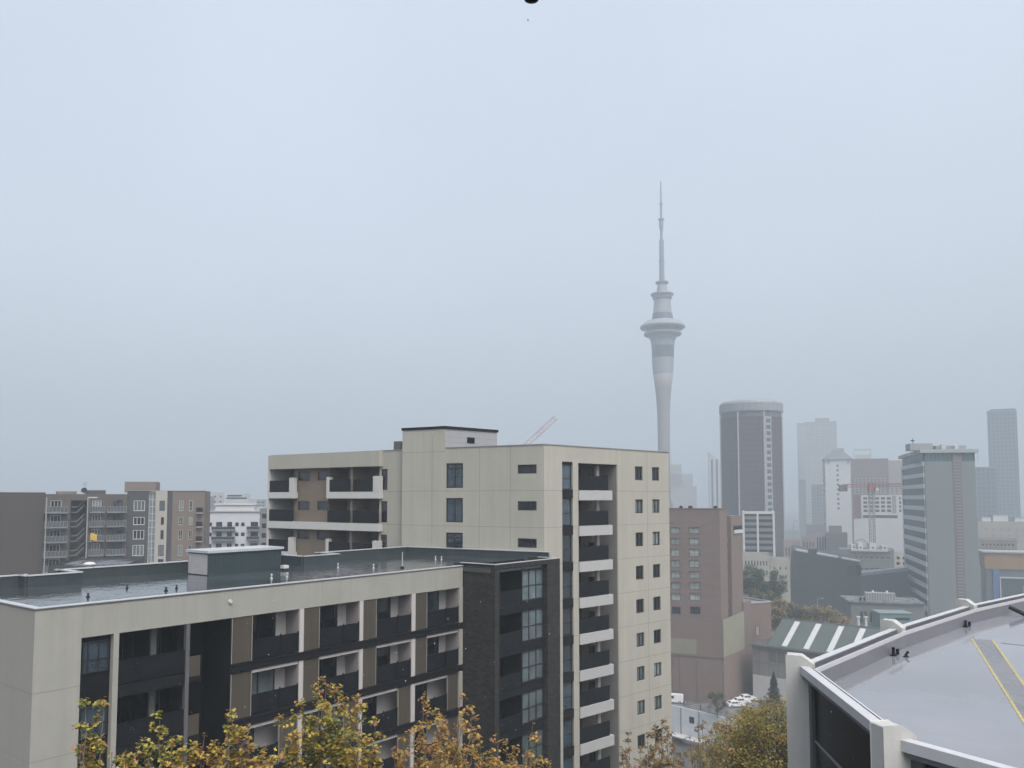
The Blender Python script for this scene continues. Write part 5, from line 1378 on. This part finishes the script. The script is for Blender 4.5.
    MB().tube(pd, pd + Vector((0, 0, .6)), .06).build('post', CHAR, d)
    MB().tube(pd + Vector((0, -.05, .95)), pd + Vector((.05, -.3, 1.05)), .25, .55, 14).build('dish', CHAR, d)
    a = MB().tube(pd + Vector((0, .1, .5)), pd + Vector((0, .1, 2.6)), .025)
    for zz in (2.1, 2.5): a.tube(pd + Vector((-.6, .1, zz)), pd + Vector((.6, .1, zz)), .018)
    a.build('aerial', CHAR, d)
    # yellow cloth on a balcony
    k = 2; fl = fls[k]
    pq = F.p(F.t(91, 540, -1.2), -1.26, fl)
    y = thing('yellow_cloth', 'yellow cloth hung over a balcony rail of the brown flats', 'cloth', pq)
    t = F.t(90, 540, -1.2)
    m = MB(); vs = []; n = 6
    for i in range(n + 1):
        for jx, zz in enumerate((1.35, .7, .05)):
            vs.append(F.p(t + 1.15 * i / n, -1.27 - .05 * math.sin(i * 1.9 + jx), fl + zz + .14 * math.sin(i * .9)))
    m.add(vs, [(i * 3 + j, i * 3 + 3 + j, i * 3 + 4 + j, i * 3 + 1 + j) for i in range(n) for j in (0, 1)])
    c = m.build('cloth', mat('yellow_fabric', (.55, .36, .05), .8), y)
    so = c.modifiers.new('thickness', 'SOLIDIFY'); so.thickness = .02
    return zt
ZBF = brown_flats()
def slate_flats():
    F, p = corner_frame(126.5, 530, 158, (.96, .28)); L = F.t(204.5, 530); zb = 26
    zt = F.z(F.t(160, 500), 491)
    o = thing('mixed_flats', 'apartment block in upright strips of dark slate, glass, cream and brown', 'apartment building', (p.x, p.y, zb))
    X = lambda px: F.t(px, 520)
    DKB = MATS['dark_slate_wall']
    CRE = mat('cream_strip', (0.3450, 0.3300, 0.2925), .75, .06, .3, streak=.4)
    BR = mat('brown_strip', (0.1537, 0.1237, 0.1050), .8, .07, .3, streak=.4)
    strips = [(126.5, 148, DKB, 0), (148, 155.3, None, .4), (155.3, 167, CRE, -.3), (167, 172, DKB, .1), (172, 204.5, BR, 0)]
    ys = [(500.5, 511), (517, 525), (530, 539.5), (545, 556)]
    for a, e, m, d in strips:
        ops = []
        if a == 126.5: cols = [(133.2, 144.6)]
        elif a == 155.3: cols = [(159.2, 164.8)]
        elif a == 172: cols = [(178.5, 183.2), (188.6, 192.6)]
        else: cols = []
        t0, t1 = X(a), X(e)
        if m is None:
            MB().fbox(F, t0, t1, d, d + .2, zb, zt - .2).build('glazing', mat('stair_glass', (.17, .22, .235), .12, .25, .5, ior=1.6), o)
            g = MB()
            for k in range(14): z = zt - .4 - k * 1.37; g.fbox(F, t0, t1, d - .06, d - .003, z, z + .1)
            for u in (.02, .5, .94): g.fbox(F, t0 + (t1 - t0) * u, t0 + (t1 - t0) * u + .1, d - .05, d - .004, zb, zt - .2)
            g.build('glazing_frame', PALE, o); continue
        for k in range(5):
            y0, y1 = (ys[k] if k < 4 else (559, 568))
            for cx0, cx1 in cols:
                if a == 155.3 and k in (1, 2): cx0_, cx1_ = 161, 164.2
                else: cx0_, cx1_ = cx0, cx1
                ops.append((X(cx0_), X(cx1_), F.z(X(cx0), y1), F.z(X(cx0), y0), .15))
        MB().wall(F, t0, t1, zb, zt, ops, .15, d=d).quad(F.p(t1, d, zb), F.p(t1, 3, zb), F.p(t1, 3, zt), F.p(t1, d, zt)).quad(F.p(t0, 3, zb), F.p(t0, d, zb), F.p(t0, d, zt), F.p(t0, 3, zt)).build('wall', m, o)
        for i, w in enumerate(ops):
            fm = WHITE if a == 126.5 else (mat('greenish_frame', (.30, .31, .27), .6) if a == 172 else FRAME)
            window(o, F, w[0] + .02, w[1] - .02, w[2] + .02, w[3] - .02, d + .1, (DGLASS, CURT)[(i * 5) % 3 == 0], 3 if a == 126.5 else 2, (.35,) if a == 172 else (), .11, fm)
    MB().prism([F.p(.1, .6, 0), F.p(L - .1, .6, 0), F.p(L - .1, 13, 0), F.p(.1, 13, 0)], zt - .6, zt - .25).build('roof', ROOF, o)
    MB().quad(F.p(L, 0, zb), F.p(L, 13, zb), F.p(L, 13, zt), F.p(L, 0, zt)).build('side_wall', BR, o)
    MB().fbox(F, -.05, L + .05, -.12, .2, zt, zt + .1).build('coping', GREYC, o)
    a, e = X(122.5), X(154)
    MB().fbox(F, a, e, 1.2, 7, zt - .3, F.z(0, 481.6)).build('penthouse', mat('penthouse_brown', (0.1762, 0.1425, 0.1275), .8, .06, .3, streak=.4), o)
    for k in range(4):
        fl = F.z(X(200), ys[k][1]) - .3
        MB().fbox(F, X(196.5), X(203), -1.0, -.002, fl - .2, fl).build('balcony_slab', GREYC, o)
        MB().fbox(F, X(196.5), X(203), -1.0, -.95, fl + .1, fl + 1.).build('railing', CHAR, o)
slate_flats()
def white_flats():
    F, p = corner_frame(205, 530, 232, (.99, .10)); L = F.t(262, 530); zb = 26
    zt = F.z(0, 511.8)
    o = thing('white_flats', 'white apartment block with small windows and thin dark railed balconies', 'apartment building', (p.x, p.y, zb))
    X = lambda px: F.t(px, 530)
    rows = [(522.5, 526.5), (532.5, 536.5), (544, 548)]
    ops = []
    for y0, y1 in rows:
        z0, z1 = F.z(0, y1), F.z(0, y0)
        for a, e in ((207.8, 211.8), (235, 238.6), (241, 244.6)): ops.append((X(a), X(e), z0, z1, .2))
        for a, e in ((216, 222), (227, 232), (250.4, 258)): ops.append((X(a), X(e), z0 - .9, z1 + .15, .3))
    MB().wall(F, 0, L, zb, zt, ops, .2).quad(F.p(0, 14, zb), F.p(0, 0, zb), F.p(0, 0, zt), F.p(0, 14, zt)).quad(F.p(L, 0, zb), F.p(L, 14, zb), F.p(L, 14, zt), F.p(L, 0, zt)).build('wall', mat('white_flats_wall', (.50, .51, .53), .7, .05, .3, streak=.4), o)
    for w in ops: window(o, F, w[0] + .02, w[1] - .02, w[2] + .02, w[3] - .02, w[4] - .05, DGLASS, 2, (), .07, FRAME, 'window' if w[3] - w[2] < 1.6 else 'balcony_door')
    MB().prism([F.p(.1, .1, 0), F.p(L - .1, .1, 0), F.p(L - .1, 14, 0), F.p(.1, 14, 0)], zt - .5, zt - .1).build('roof', mat('white_roof', (.55, .55, .55), .5), o)
    MB().fbox(F, -.3, L + .1, -.4, .1, zt, zt + .35).build('cornice', mat('cornice_grey', (.42, .42, .40), .6), o)
    MB().fbox(F, X(213), X(252), 2, 9, zt - .1, F.z(0, 505)).build('top_storey', MATS['white_flats_wall'], o)
    MB().fbox(F, X(212), X(253), 1.6, 9.4, F.z(0, 505) + .003, F.z(0, 505) + .3).build('top_roof', MATS['white_roof'], o)
    for y0, y1 in rows:
        fl = F.z(0, y1) - .95
        balcony(o, F, X(212.5), X(236), fl, 1.3, CHAR, 1.0, 8); balcony(o, F, X(247.5), X(262), fl, 1.3, CHAR, 1.0, 6)
white_flats()
block('far_flats', 'teal-grey block seen between the brown flats and the white flats', 'building', 200, 214, 496.3, 290, 12, 0, mat('far_teal', (.17, .20, .21), .7, .08, .2), 0, 0, zb=26)
block('far_flats', 'pale lilac block rising behind the white flats', 'building', 211, 223.5, 492.3, 320, 12, 0, mat('far_lilac', (.36, .35, .38), .7, .06, .2), 3, 2, (.3, .3), GB, zb=26, ybot=510)
def tiered():
    F, p = corner_frame(224, 500, 340, (1, 0)); zb = 26
    o = thing('tiered_building', 'white stepped building with stacked terraces far behind the white flats', 'apartment building', (p.x, p.y, zb))
    MB().fbox(F, 0, F.t(262, 500), 0, 12, zb, F.z(0, 507)).build('lower_tier', PALE, o)
    MB().fbox(F, F.t(225, 500), F.t(248, 500), 1, 11, F.z(0, 507) + .003, F.z(0, 500)).build('middle_tier', PALE, o)
    MB().fbox(F, F.t(226, 500), F.t(243, 500), 2, 10, F.z(0, 500) + .003, F.z(0, 494)).build('upper_tier', PALE, o)
    for y, a, e, d in ((505.5, 224, 262, 0), (499, 225, 248, 1), (496.5, 226, 243, 2)): MB().fbox(F, F.t(a, 500, d) + .5, F.t(e, 500, d) - .5, d - .05, d - .003, F.z(0, y), F.z(0, y - 1.6)).build('window_band', GB, o)
tiered()
block('far_flats', 'grey-green block right of the white stepped building, beside the cream tower', 'building', 246, 266, 499.5, 380, 12, 0, mat('far_greygreen', (.24, .26, .26), .7, .08, .2), 2, 4, (.6, .4), GB, zb=26, ybot=508)
block('far_flats', 'dark grey flats tucked against the left edge of the cream tower', 'building', 259.5, 276, 509, 200, 12, 0, mat('far_dark_flats', (.15, .15, .155), .7, .1, .2), 4, 2, (.6, .5), DGLASS, zb=26, ybot=550)

block('low_roof', 'dark flat roof of a low building just behind the wet roof, below the brown flats', 'building', 50, 127, 566.3, 88, 12, -.25, mat('low_dark_wall', (.045, .05, .052), .6, .2, .4), 0, 0, zb=27, par=.25, roofm=wet('low_roof_membrane', (.05, .055, .06), .1, .4, .3, .004))

# ================================================================== trees
BARK = mat('bark', (.15, .13, .105), .9, .25, 3.)
AUT = leafmat('autumn_leaf', [(.055, .075, .018), (.12, .135, .022), (.27, .24, .03), (.42, .33, .03), (.33, .19, .04), (.24, .10, .04), (.16, .11, .06)], .36)
AUTB = leafmat('tawny_leaf', [(.09, .09, .025), (.25, .19, .035), (.42, .29, .045), (.36, .19, .045), (.24, .12, .05), (.14, .09, .05)], .38)
AUT2 = leafmat('russet_leaf', [(.08, .075, .03), (.16, .12, .04), (.23, .16, .055), (.20, .11, .05), (.12, .075, .045)], .34)
AUT3 = leafmat('olive_gold_leaf', [(.055, .075, .016), (.12, .13, .02), (.25, .20, .022), (.25, .145, .022), (.13, .07, .03)], .34)
GRN = leafmat('green_leaf', [(.022, .042, .018), (.035, .06, .024), (.055, .08, .03)], .25)
GRN2 = leafmat('olive_leaf', [(.055, .065, .022), (.085, .09, .03), (.13, .115, .04)], .25)
BRL = leafmat('brown_gold_leaf', [(.075, .07, .03), (.13, .105, .035), (.19, .13, .04), (.16, .095, .035)], .25)
CONF = leafmat('conifer_needle', [(.012, .025, .015), (.02, .036, .02), (.03, .045, .025)], .1)
def leaf(vs, fs, p, s, simple=False):
    a = U(0, 6.283); tz = U(-.9, .9); tx = U(-.9, .9)
    ux = Vector((math.cos(a), math.sin(a), tz * .7)).normalized()
    uy = Vector((-math.sin(a), math.cos(a), tx)).normalized()
    k = len(vs)
    if simple:
        vs += [p - ux * s * .5, p + uy * s * .35, p + ux * s * .5, p - uy * s * .35]; fs.append((k, k + 1, k + 2, k + 3))
    else:
        n = ux.cross(uy) * s * .12
        sh = ((0, -.5), (.28, -.22), (.52, -.08), (.26, .1), (.3, .4), (.0, .55), (-.3, .4), (-.26, .1), (-.52, -.08), (-.28, -.22))
        vs += [p + ux * x * s + uy * y * s + n * (abs(x) * 2) for x, y in sh]
        fs.append(tuple(range(k, k + 10)))
def limb(mb, a, b, r0, r1, sag=.1, n=5, wob=.12):
    a = Vector(a); b = Vector(b); prev = a; pts = [a]
    L = (b - a).length
    for i in range(1, n + 1):
        u = i / n
        q = a + (b - a) * u + Vector((U(-1, 1), U(-1, 1), U(-.5, .5))) * L * wob * .3 * (1 - u) + Vector((0, 0, -sag * L * math.sin(math.pi * u) * .5))
        mb.tube(prev, q, r0 + (r1 - r0) * (u - 1 / n), r0 + (r1 - r0) * u, 5, 0, False); pts.append(q); prev = q
    return pts
def spire_tree(label, base, fork, spires, m, s=.13, group=None, dens=1.0, sparse=0.):
    """street tree whose leading shoots end at the given points"""
    o = thing('autumn_tree', label, 'tree', base, group)
    tb = MB(); base = Vector(base); fork = Vector(fork)
    limb(tb, base, fork, .28, .18, 0, 6, .03)
    vs, fs = [], []
    for sp in spires:
        tip = Vector(sp[:3]); w = sp[3] if len(sp) > 3 else 1.0
        st = base + (fork - base) * U(.72, 1)
        mid = Vector((tip.x + (fork.x - tip.x) * U(.12, .3), tip.y + (fork.y - tip.y) * U(.12, .3), tip.z - U(3.2, 4.2)))
        limb(tb, st, mid, .08, .04, .02, 4, .14)
        pts = limb(tb, mid, tip, .034, .007, 0, 7, .16)
        nt = int(8 + 9 * w)
        for i in range(nt):
            u = (i + R()) / nt
            k = min(len(pts) - 2, int(u * (len(pts) - 1))); q = pts[k] + (pts[k + 1] - pts[k]) * (u * (len(pts) - 1) - k)
            rad = .12 + (1 - u) * 1.05 * w
            if R() < sparse: continue
            e = q + Vector((U(-1, 1) * rad, U(-1, 1) * rad, U(.05, .75) * rad + .05))
            tb.tube(q, e, .014, .006, 3, 0, False)
            nl = int(U(10, 25) * dens * (1.0 + (1 - u) * .6))
            cr = .10 + .13 * (1 - u) * w + .04
            for _ in range(nl):
                r = R() ** .6 * cr * 1.5; th = U(0, 6.283); ph = U(-1, 1)
                g = math.sqrt(1 - ph * ph)
                leaf(vs, fs, e + Vector((r * g * math.cos(th), r * g * math.sin(th), r * ph * .8)), s * U(.5, 1.4))
        for _ in range(3): leaf(vs, fs, tip + Vector((U(-.06, .06), U(-.06, .06), U(-.1, .06))), s)
    tb.build('trunk', BARK, o)
    MB().add(vs, fs).build('crown', m, o)
    return o
def spires_from(px_list, Y0, Y1):
    out = []
    for px, py, *w in px_list:
        p = at(px, py, U(Y0, Y1)); out.append((p.x, p.y, p.z, w[0] if w else 1.0))
    return out
TG = 'autumn street trees in front of the cream block'
def front_trees():
    specs = [
        ('sparse young autumn tree, mostly bare shoots, at the lower left before the cream corner', 94, [(81, 722, .5), (86, 701, .35), (104, 699, .4), (93, 725, .5), (100, 742, .6), (84, 748, .7), (112, 752, .7), (95, 760, .9)], 24.5, 25.5, .45),
        ('low yellow-green autumn tree with one leafy shoot, right of the slim white fin', 165, [(125, 752, .8), (138, 745, .8), (148, 748, .9), (160, 713, .35), (163, 733, .7), (172, 740, .8), (183, 750, .8), (193, 745, .7), (205, 733, .7), (150, 765, 1.1), (178, 765, 1.1), (120, 766, .9), (204, 755, .9)], 25.5, 27, .05),
        ('bright yellow autumn tree in front of the timber screens', 246, [(218, 742, .8), (228, 720, .7), (232, 718, .7), (243, 728, .9), (250, 738, .9), (262, 752, 1.), (235, 740, 1.1), (222, 760, 1.1), (252, 760, 1.2), (275, 748, .9), (270, 764, 1.)], 25.5, 27.5, .0),
        ('tallest autumn tree, its peak of leaves crossing the lower balconies', 325, [(282, 718, .6), (292, 712, .6), (303, 705, .6), (326, 682, .5), (318, 688, .6), (335, 690, .6), (342, 697, .6), (358, 697, .5), (363, 708, .5), (310, 722, 1.), (325, 715, 1.), (340, 722, 1.), (352, 730, 1.), (296, 738, 1.), (316, 742, 1.2), (335, 748, 1.2), (355, 755, 1.2), (285, 752, 1.1), (372, 742, .9), (376, 722, .4), (300, 764, 1.3), (345, 766, 1.3), (378, 764, 1.2)], 26.5, 29, .0),
        ('golden autumn tree with several thin shoots before the last cream bay', 425, [(394, 748, .8), (404, 742, .8), (414, 728, .5), (424, 692, .3), (427, 713, .4), (437, 708, .5), (443, 718, .6), (446, 727, .6), (460, 697, .35), (462, 716, .6), (473, 707, .35), (474, 730, .6), (420, 745, 1.), (438, 745, 1.), (455, 746, 1.), (405, 762, 1.1), (430, 764, 1.2), (455, 766, 1.1)], 28, 31, .12),
        ('thin tawny autumn tree before the dark brick end of the block', 510, [(480, 738, .5), (486, 752, .7), (497, 742, .7), (507, 742, .7), (515, 748, .8), (533, 722, .3), (535, 733, .35), (528, 752, .7), (540, 760, .7), (500, 762, 1.), (518, 764, 1.), (482, 765, .9), (549, 766, .6)], 30, 33, .15),
    ]
    for lab, px, sp, y0, y1, spar in specs:
        c = at(px, 768, (y0 + y1) / 2)
        spire_tree(lab, (c.x, c.y, 27.9), (c.x + U(-.3, .3), c.y + U(-.2, .2), c.z - 4.2), spires_from(sp, y0, y1), AUTB if px > 400 else AUT, .125, TG, 1.35 if px < 400 else 1.1, spar + .03)
    sp = [(622, 748, .5), (628, 735, .4), (640, 748, .9), (648, 735, .7), (655, 725, .6), (662, 722, .6), (668, 728, .7), (672, 742, .9), (660, 748, 1.), (645, 760, 1.2), (628, 762, 1.), (668, 762, 1.2), (684, 752, .8)]
    c = at(650, 768, 42)
    spire_tree('thin russet tree before the lowest windows of the cream tower', (c.x, c.y, 27.9), (c.x, c.y, c.z - 3.6), spires_from(sp, 39, 44), AUT2, .125, None, 1.2, .12)
    sp = [(690, 738, .5), (698, 724, .4), (702, 716, .35), (712, 733, .5), (717, 728, .4), (727, 712, .3), (730, 718, .35), (706, 745, .8), (720, 748, .9), (694, 758, 1.)]
    c = at(710, 768, 52)
    spire_tree('wispy half-bare tree in front of the white parking building', (c.x, c.y, 27.9), (c.x, c.y, c.z - 2.6), spires_from(sp, 50, 54), AUT2, .13, None, .8, .35)
front_trees()

def clump_tree(name, label, px, py, Y, rx, rz, m, ls, n, zb=None, group=None, clumps=26, ry=None, simple=True, ground_z=None):
    """px,py = top of the crown"""
    top = at(px, py, Y); gzv = gz(top.x, top.y) if ground_z is None else ground_z
    c = Vector((top.x, top.y, top.z - rz)); ry = ry or rx
    o = thing(name, label, 'tree', (top.x, top.y, gzv), group)
    tb = MB(); vs, fs = [], []
    fork = Vector((top.x, top.y, max(gzv + 1.0, c.z - rz * .75)))
    rt = max(.12, rx * .06)
    limb(tb, (top.x, top.y, gzv - .05), fork, rt, rt * .7, 0, 4, .04)
    for i in range(clumps):
        while True:
            q = Vector((U(-1, 1), U(-1, 1), U(-1, 1)))
            if .25 < q.length < 1: break
        q = Vector((c.x + q.x * rx * .85, c.y + q.y * ry * .85, c.z + q.z * rz * .86))
        limb(tb, fork, q, rt * .4, rt * .12, .06, 3, .15)
        cr = min(rx, rz) * U(.22, .42)
        for _ in range(n // clumps):
            r = R() ** .5 * cr; th = U(0, 6.283); ph = U(-1, 1); g = math.sqrt(1 - ph * ph)
            leaf(vs, fs, q + Vector((r * g * math.cos(th), r * g * math.sin(th), r * ph * .75)), ls * U(.6, 1.2), simple)
    tb.build('trunk', BARK, o)
    MB().add(vs, fs).build('crown', m, o)
    return o
clump_tree('autumn_tree', 'dense olive and gold tree against the white pillar, lower right', 775, 694, 58, 4.6, 6.2, AUT3, .17, 34000, clumps=150, simple=False)
clump_tree('autumn_tree', 'broad gold-brown tree left of the dense one, below the parked cars', 742, 706, 63, 4.0, 6.2, AUT3, .17, 26000, clumps=130, simple=False)
clump_tree('autumn_tree', 'lower dull gold tree at the bottom edge beside the wispy half-bare tree', 714, 738, 57, 3.0, 4.2, AUT3, .16, 9000, clumps=70, simple=False)
clump_tree('autumn_tree', 'orange-brown tree top just beside the foot of the hotel podium', 753, 697, 68, 1.8, 2.8, AUT2, .2, 3600, clumps=34, simple=False)
MT = 'autumn trees behind the green-roofed warehouse'
for i, (px, py, Y, rx, rz, m, lab) in enumerate((
        (768, 598, 262, 5.0, 6.0, BRL, 'leftmost brownish tree, right beside the brown annex'),
        (781, 595, 270, 5.2, 6.5, BRL, 'tall brown-gold tree over the first skylight strip'),
        (795, 601, 265, 4.6, 6.0, GRN2, 'olive tree between the first and second skylight strips'),
        (808, 604, 262, 4.5, 6.0, BRL, 'smaller brown tree over the second skylight strip'),
        (823, 601, 258, 6.2, 6.8, BRL, 'widest round brown-gold tree in front of the dark theatre'),
        (840, 612, 250, 4.0, 5.5, AUT2, 'orange-tinged tree at the right end of the tree row'),
        (853, 622, 245, 3.2, 4.2, BRL, 'low last tree at the right end, by the pale posts'))):
    clump_tree('autumn_tree', lab, px, py, Y, rx, rz, m, .7, 4600, group=MT, clumps=48)
GT = 'green trees below the white framed office'
for i, (px, py, Y, rx, rz, m, lab) in enumerate((
        (750, 563, 292, 5.5, 6.5, GRN, 'dark green tree beside the right side of the hotel'),
        (760, 567, 288, 4.5, 6.0, GRN, 'smaller dark green tree in the middle of the green group'),
        (774, 566, 296, 4.8, 7.0, GRN, 'rounded dark green tree in front of the cream civic building'),
        (754, 588, 270, 4.5, 4.5, GRN2, 'light olive tree in front of the dark green ones, above the annex roof'),
        (770, 590, 276, 4.0, 4.5, GRN2, 'second light olive tree, right of the first one above the annex'))):
    clump_tree('green_tree', lab, px, py, Y, rx, rz, m, .7, 4600, group=GT, clumps=48)
clump_tree('shrub', 'dark bushy shrub at the blank foot of the hotel podium', 717, 690.5, 199, 2.6, 2.6, GRN, .4, 1100, clumps=22, ground_z=ZP)
clump_tree('shrub', 'low shrub left of the dark conifer at the warehouse wall', 762, 694, 200, 1.8, 1.5, GRN, .35, 600, clumps=14, ground_z=0)
def conifer(label, px, py, Y, hgt, rad, gzv):
    top = at(px, py, Y)
    o = thing('conifer', label, 'tree', (top.x, top.y, gzv))
    MB().tube((top.x, top.y, gzv - .05), (top.x, top.y, top.z - .3), .2, .03, 8).build('trunk', BARK, o)
    vs, fs = [], []
    for i in range(6500):
        u = R() ** .75; layer = .8 + .2 * math.sin(u * 29 + math.sin(u * 11) * 2)
        r = rad * u ** .85 * layer * R() ** .6 * U(.75, 1.08); a = U(0, 6.283)
        leaf(vs, fs, Vector((top.x + r * math.cos(a), top.y + r * math.sin(a), top.z - u * hgt - .15 * r)), U(.2, .38), True)
    MB().add(vs, fs).build('crown', CONF, o)
conifer('small dark pointed conifer in front of the pale warehouse base', 773.5, 671.5, 185, 7.5, 2.5, -1)

# ================================================================== rain, drip, haze, light
def rain():
    vs = MB(); random.seed(21)
    def drop(c, r, n=6):
        p = []
        for k, (a, b) in enumerate(((.12, -1.35), (.62, -.9), (1, -.2), (.85, .5), (.35, 1.1), (.06, 1.55))): p.append((r * a, c.z + r * b))
        vs.lathe((c.x, c.y), p, n)
    for _ in range(240):
        Y = U(2.5, 9) ; px, py = (U(100, 560), U(560, 768)) if R() < .85 else (U(800, 900), U(660, 768))
        q = at(px, py, Y); drop(q, U(.00026, .00044) * Y * (.6 + 1.3 * R() ** 6))
    q = at(528, 20, 1.2); drop(q, .0015)
    m = bpy.data.materials.new('rain_water'); m.use_nodes = True
    b = m.node_tree.nodes['Principled BSDF']; b.inputs['Base Color'].default_value = (.42, .44, .46, 1); b.inputs['Roughness'].default_value = .05  # pale base colour stands in for sky light refracted by the drops
    b.inputs['Transmission Weight'].default_value = .2; b.inputs['IOR'].default_value = 1.33
    o = vs.build('rain', m, None, True)
    tag(o, 'scattered pale raindrops falling in front of the dark facades', 'rain', kind='stuff')
rain()
def drip():
    p = at(531.5, 1.6, 1.2)
    o = thing('eave_bracket', 'dark wet tip of a bracket poking in from the top edge above the city', 'bracket', p)
    MB().lathe((p.x, p.y), [(.0006, p.z), (.0045, p.z + .0006), (.0085, p.z + .002), (.0115, p.z + .0035), (.0115, p.z + .03), (.006, p.z + .034)], 16).build('tip', CHAR, o, True)
    MB().lathe((p.x, p.y), [(.005, p.z + .0341), (.005, p.z + .42)], 10).build('rod', CHAR, o, True)
    MB().fbox(Fr((p.x - .4, p.y - .05), (1, 0)), 0, .8, 0, .1, p.z + .421, p.z + .45).build('eave_plate', CHAR, o)
drip()

HAZE_D = .0009
def haze():
    m = bpy.data.materials.new('haze_air'); m.use_nodes = True; nt = m.node_tree
    for n in list(nt.nodes):
        if n.type != 'OUTPUT_MATERIAL': nt.nodes.remove(n)
    v = nd(nt, 'ShaderNodeVolumePrincipled', Density=HAZE_D, Anisotropy=.0)
    v.inputs['Color'].default_value = (.47, .535, .585, 1)
    nt.links.new(v.outputs[0], nt.nodes['Material Output'].inputs['Volume'])
    o = MB().fbox(Fr((-3500, -300), (1, 0)), 0, 7000, 0, 4900, -9.4, 390).build('haze', m)
    tag(o, 'pale rain haze hanging over the whole city', 'haze', kind='stuff')
haze()

OC0, OC1 = 1.9, 4.2
SUN_EL, SUN_AZ = math.radians(56), math.radians(152)
w = bpy.data.worlds.new('World'); sc.world = w; w.use_nodes = True
nt = w.node_tree; bg = nt.nodes['Background']
sky = nd(nt, 'ShaderNodeTexSky', sky_type='NISHITA', sun_disc=False)
sky.sun_elevation = SUN_EL; sky.sun_rotation = SUN_AZ; sky.dust_density = 6.0; sky.air_density = 1.0; sky.ozone_density = 1.5
hs = nd(nt, 'ShaderNodeHueSaturation', Saturation=.42)
# overcast: the cloud layer is brightest overhead
tc = nd(nt, 'ShaderNodeTexCoord'); sx = nd(nt, 'ShaderNodeSeparateXYZ'); nt.links.new(tc.outputs['Generated'], sx.inputs[0])
mr = nd(nt, 'ShaderNodeMapRange'); mr.inputs[1].default_value = 0; mr.inputs[2].default_value = .9; mr.inputs[3].default_value = OC0; mr.inputs[4].default_value = OC1
nt.links.new(sx.outputs[2], mr.inputs[0])
vm = nd(nt, 'ShaderNodeVectorMath', operation='SCALE'); cn = nd(nt, 'ShaderNodeTexNoise', Scale=2.2, Detail=5.0, Roughness=.5); nt.links.new(tc.outputs['Generated'], cn.inputs['Vector'])
cm = nd(nt, 'ShaderNodeMapRange'); cm.inputs[1].default_value = .3; cm.inputs[2].default_value = .7; cm.inputs[3].default_value = .95; cm.inputs[4].default_value = 1.05; nt.links.new(cn.outputs['Fac'], cm.inputs[0])
mm = nd(nt, 'ShaderNodeMath', operation='MULTIPLY'); nt.links.new(mr.outputs[0], mm.inputs[0]); nt.links.new(cm.outputs[0], mm.inputs[1])
nt.links.new(mm.outputs[0], vm.inputs['Scale'])
nt.links.new(sky.outputs[0], hs.inputs['Color']); nt.links.new(hs.outputs[0], vm.inputs[0]); nt.links.new(vm.outputs[0], bg.inputs[0]); bg.inputs[1].default_value = .12
sd = bpy.data.lights.new('sun', 'SUN'); sd.energy = .5; sd.angle = math.radians(25); sd.color = (1, .97, .93)
so = bpy.data.objects.new('sun', sd); col.objects.link(so)
dv = Vector((math.sin(SUN_AZ) * math.cos(SUN_EL), math.cos(SUN_AZ) * math.cos(SUN_EL), math.sin(SUN_EL)))
so.rotation_euler = dv.to_track_quat('Z', 'Y').to_euler(); so.location = (0, -40, 120)

cd = bpy.data.cameras.new('camera'); co = bpy.data.objects.new('camera', cd); col.objects.link(co)
co.location = (0, 0, H); co.rotation_euler = (math.pi / 2 + PIT, 0, 0)
cd.sensor_width = 36; cd.lens = FPX / 1024 * 36; cd.shift_y = (CY - 384) / 1024
cd.clip_start = .05; cd.clip_end = 6000
sc.camera = co
cy = sc.cycles
cy.max_bounces = 8; cy.diffuse_bounces = 3; cy.glossy_bounces = 3; cy.transmission_bounces = 4; cy.volume_bounces = 3; cy.transparent_max_bounces = 6
cy.use_denoising = True; cy.denoiser = 'OPENIMAGEDENOISE'; cy.sample_clamp_indirect = 6
try: cy.denoising_input_passes = 'RGB_ALBEDO_NORMAL'
except Exception: pass
vs = sc.view_settings; vs.view_transform = 'Standard'; vs.look = 'None'; vs.gamma = 1; vs.use_curve_mapping = False
vs.exposure = -.02
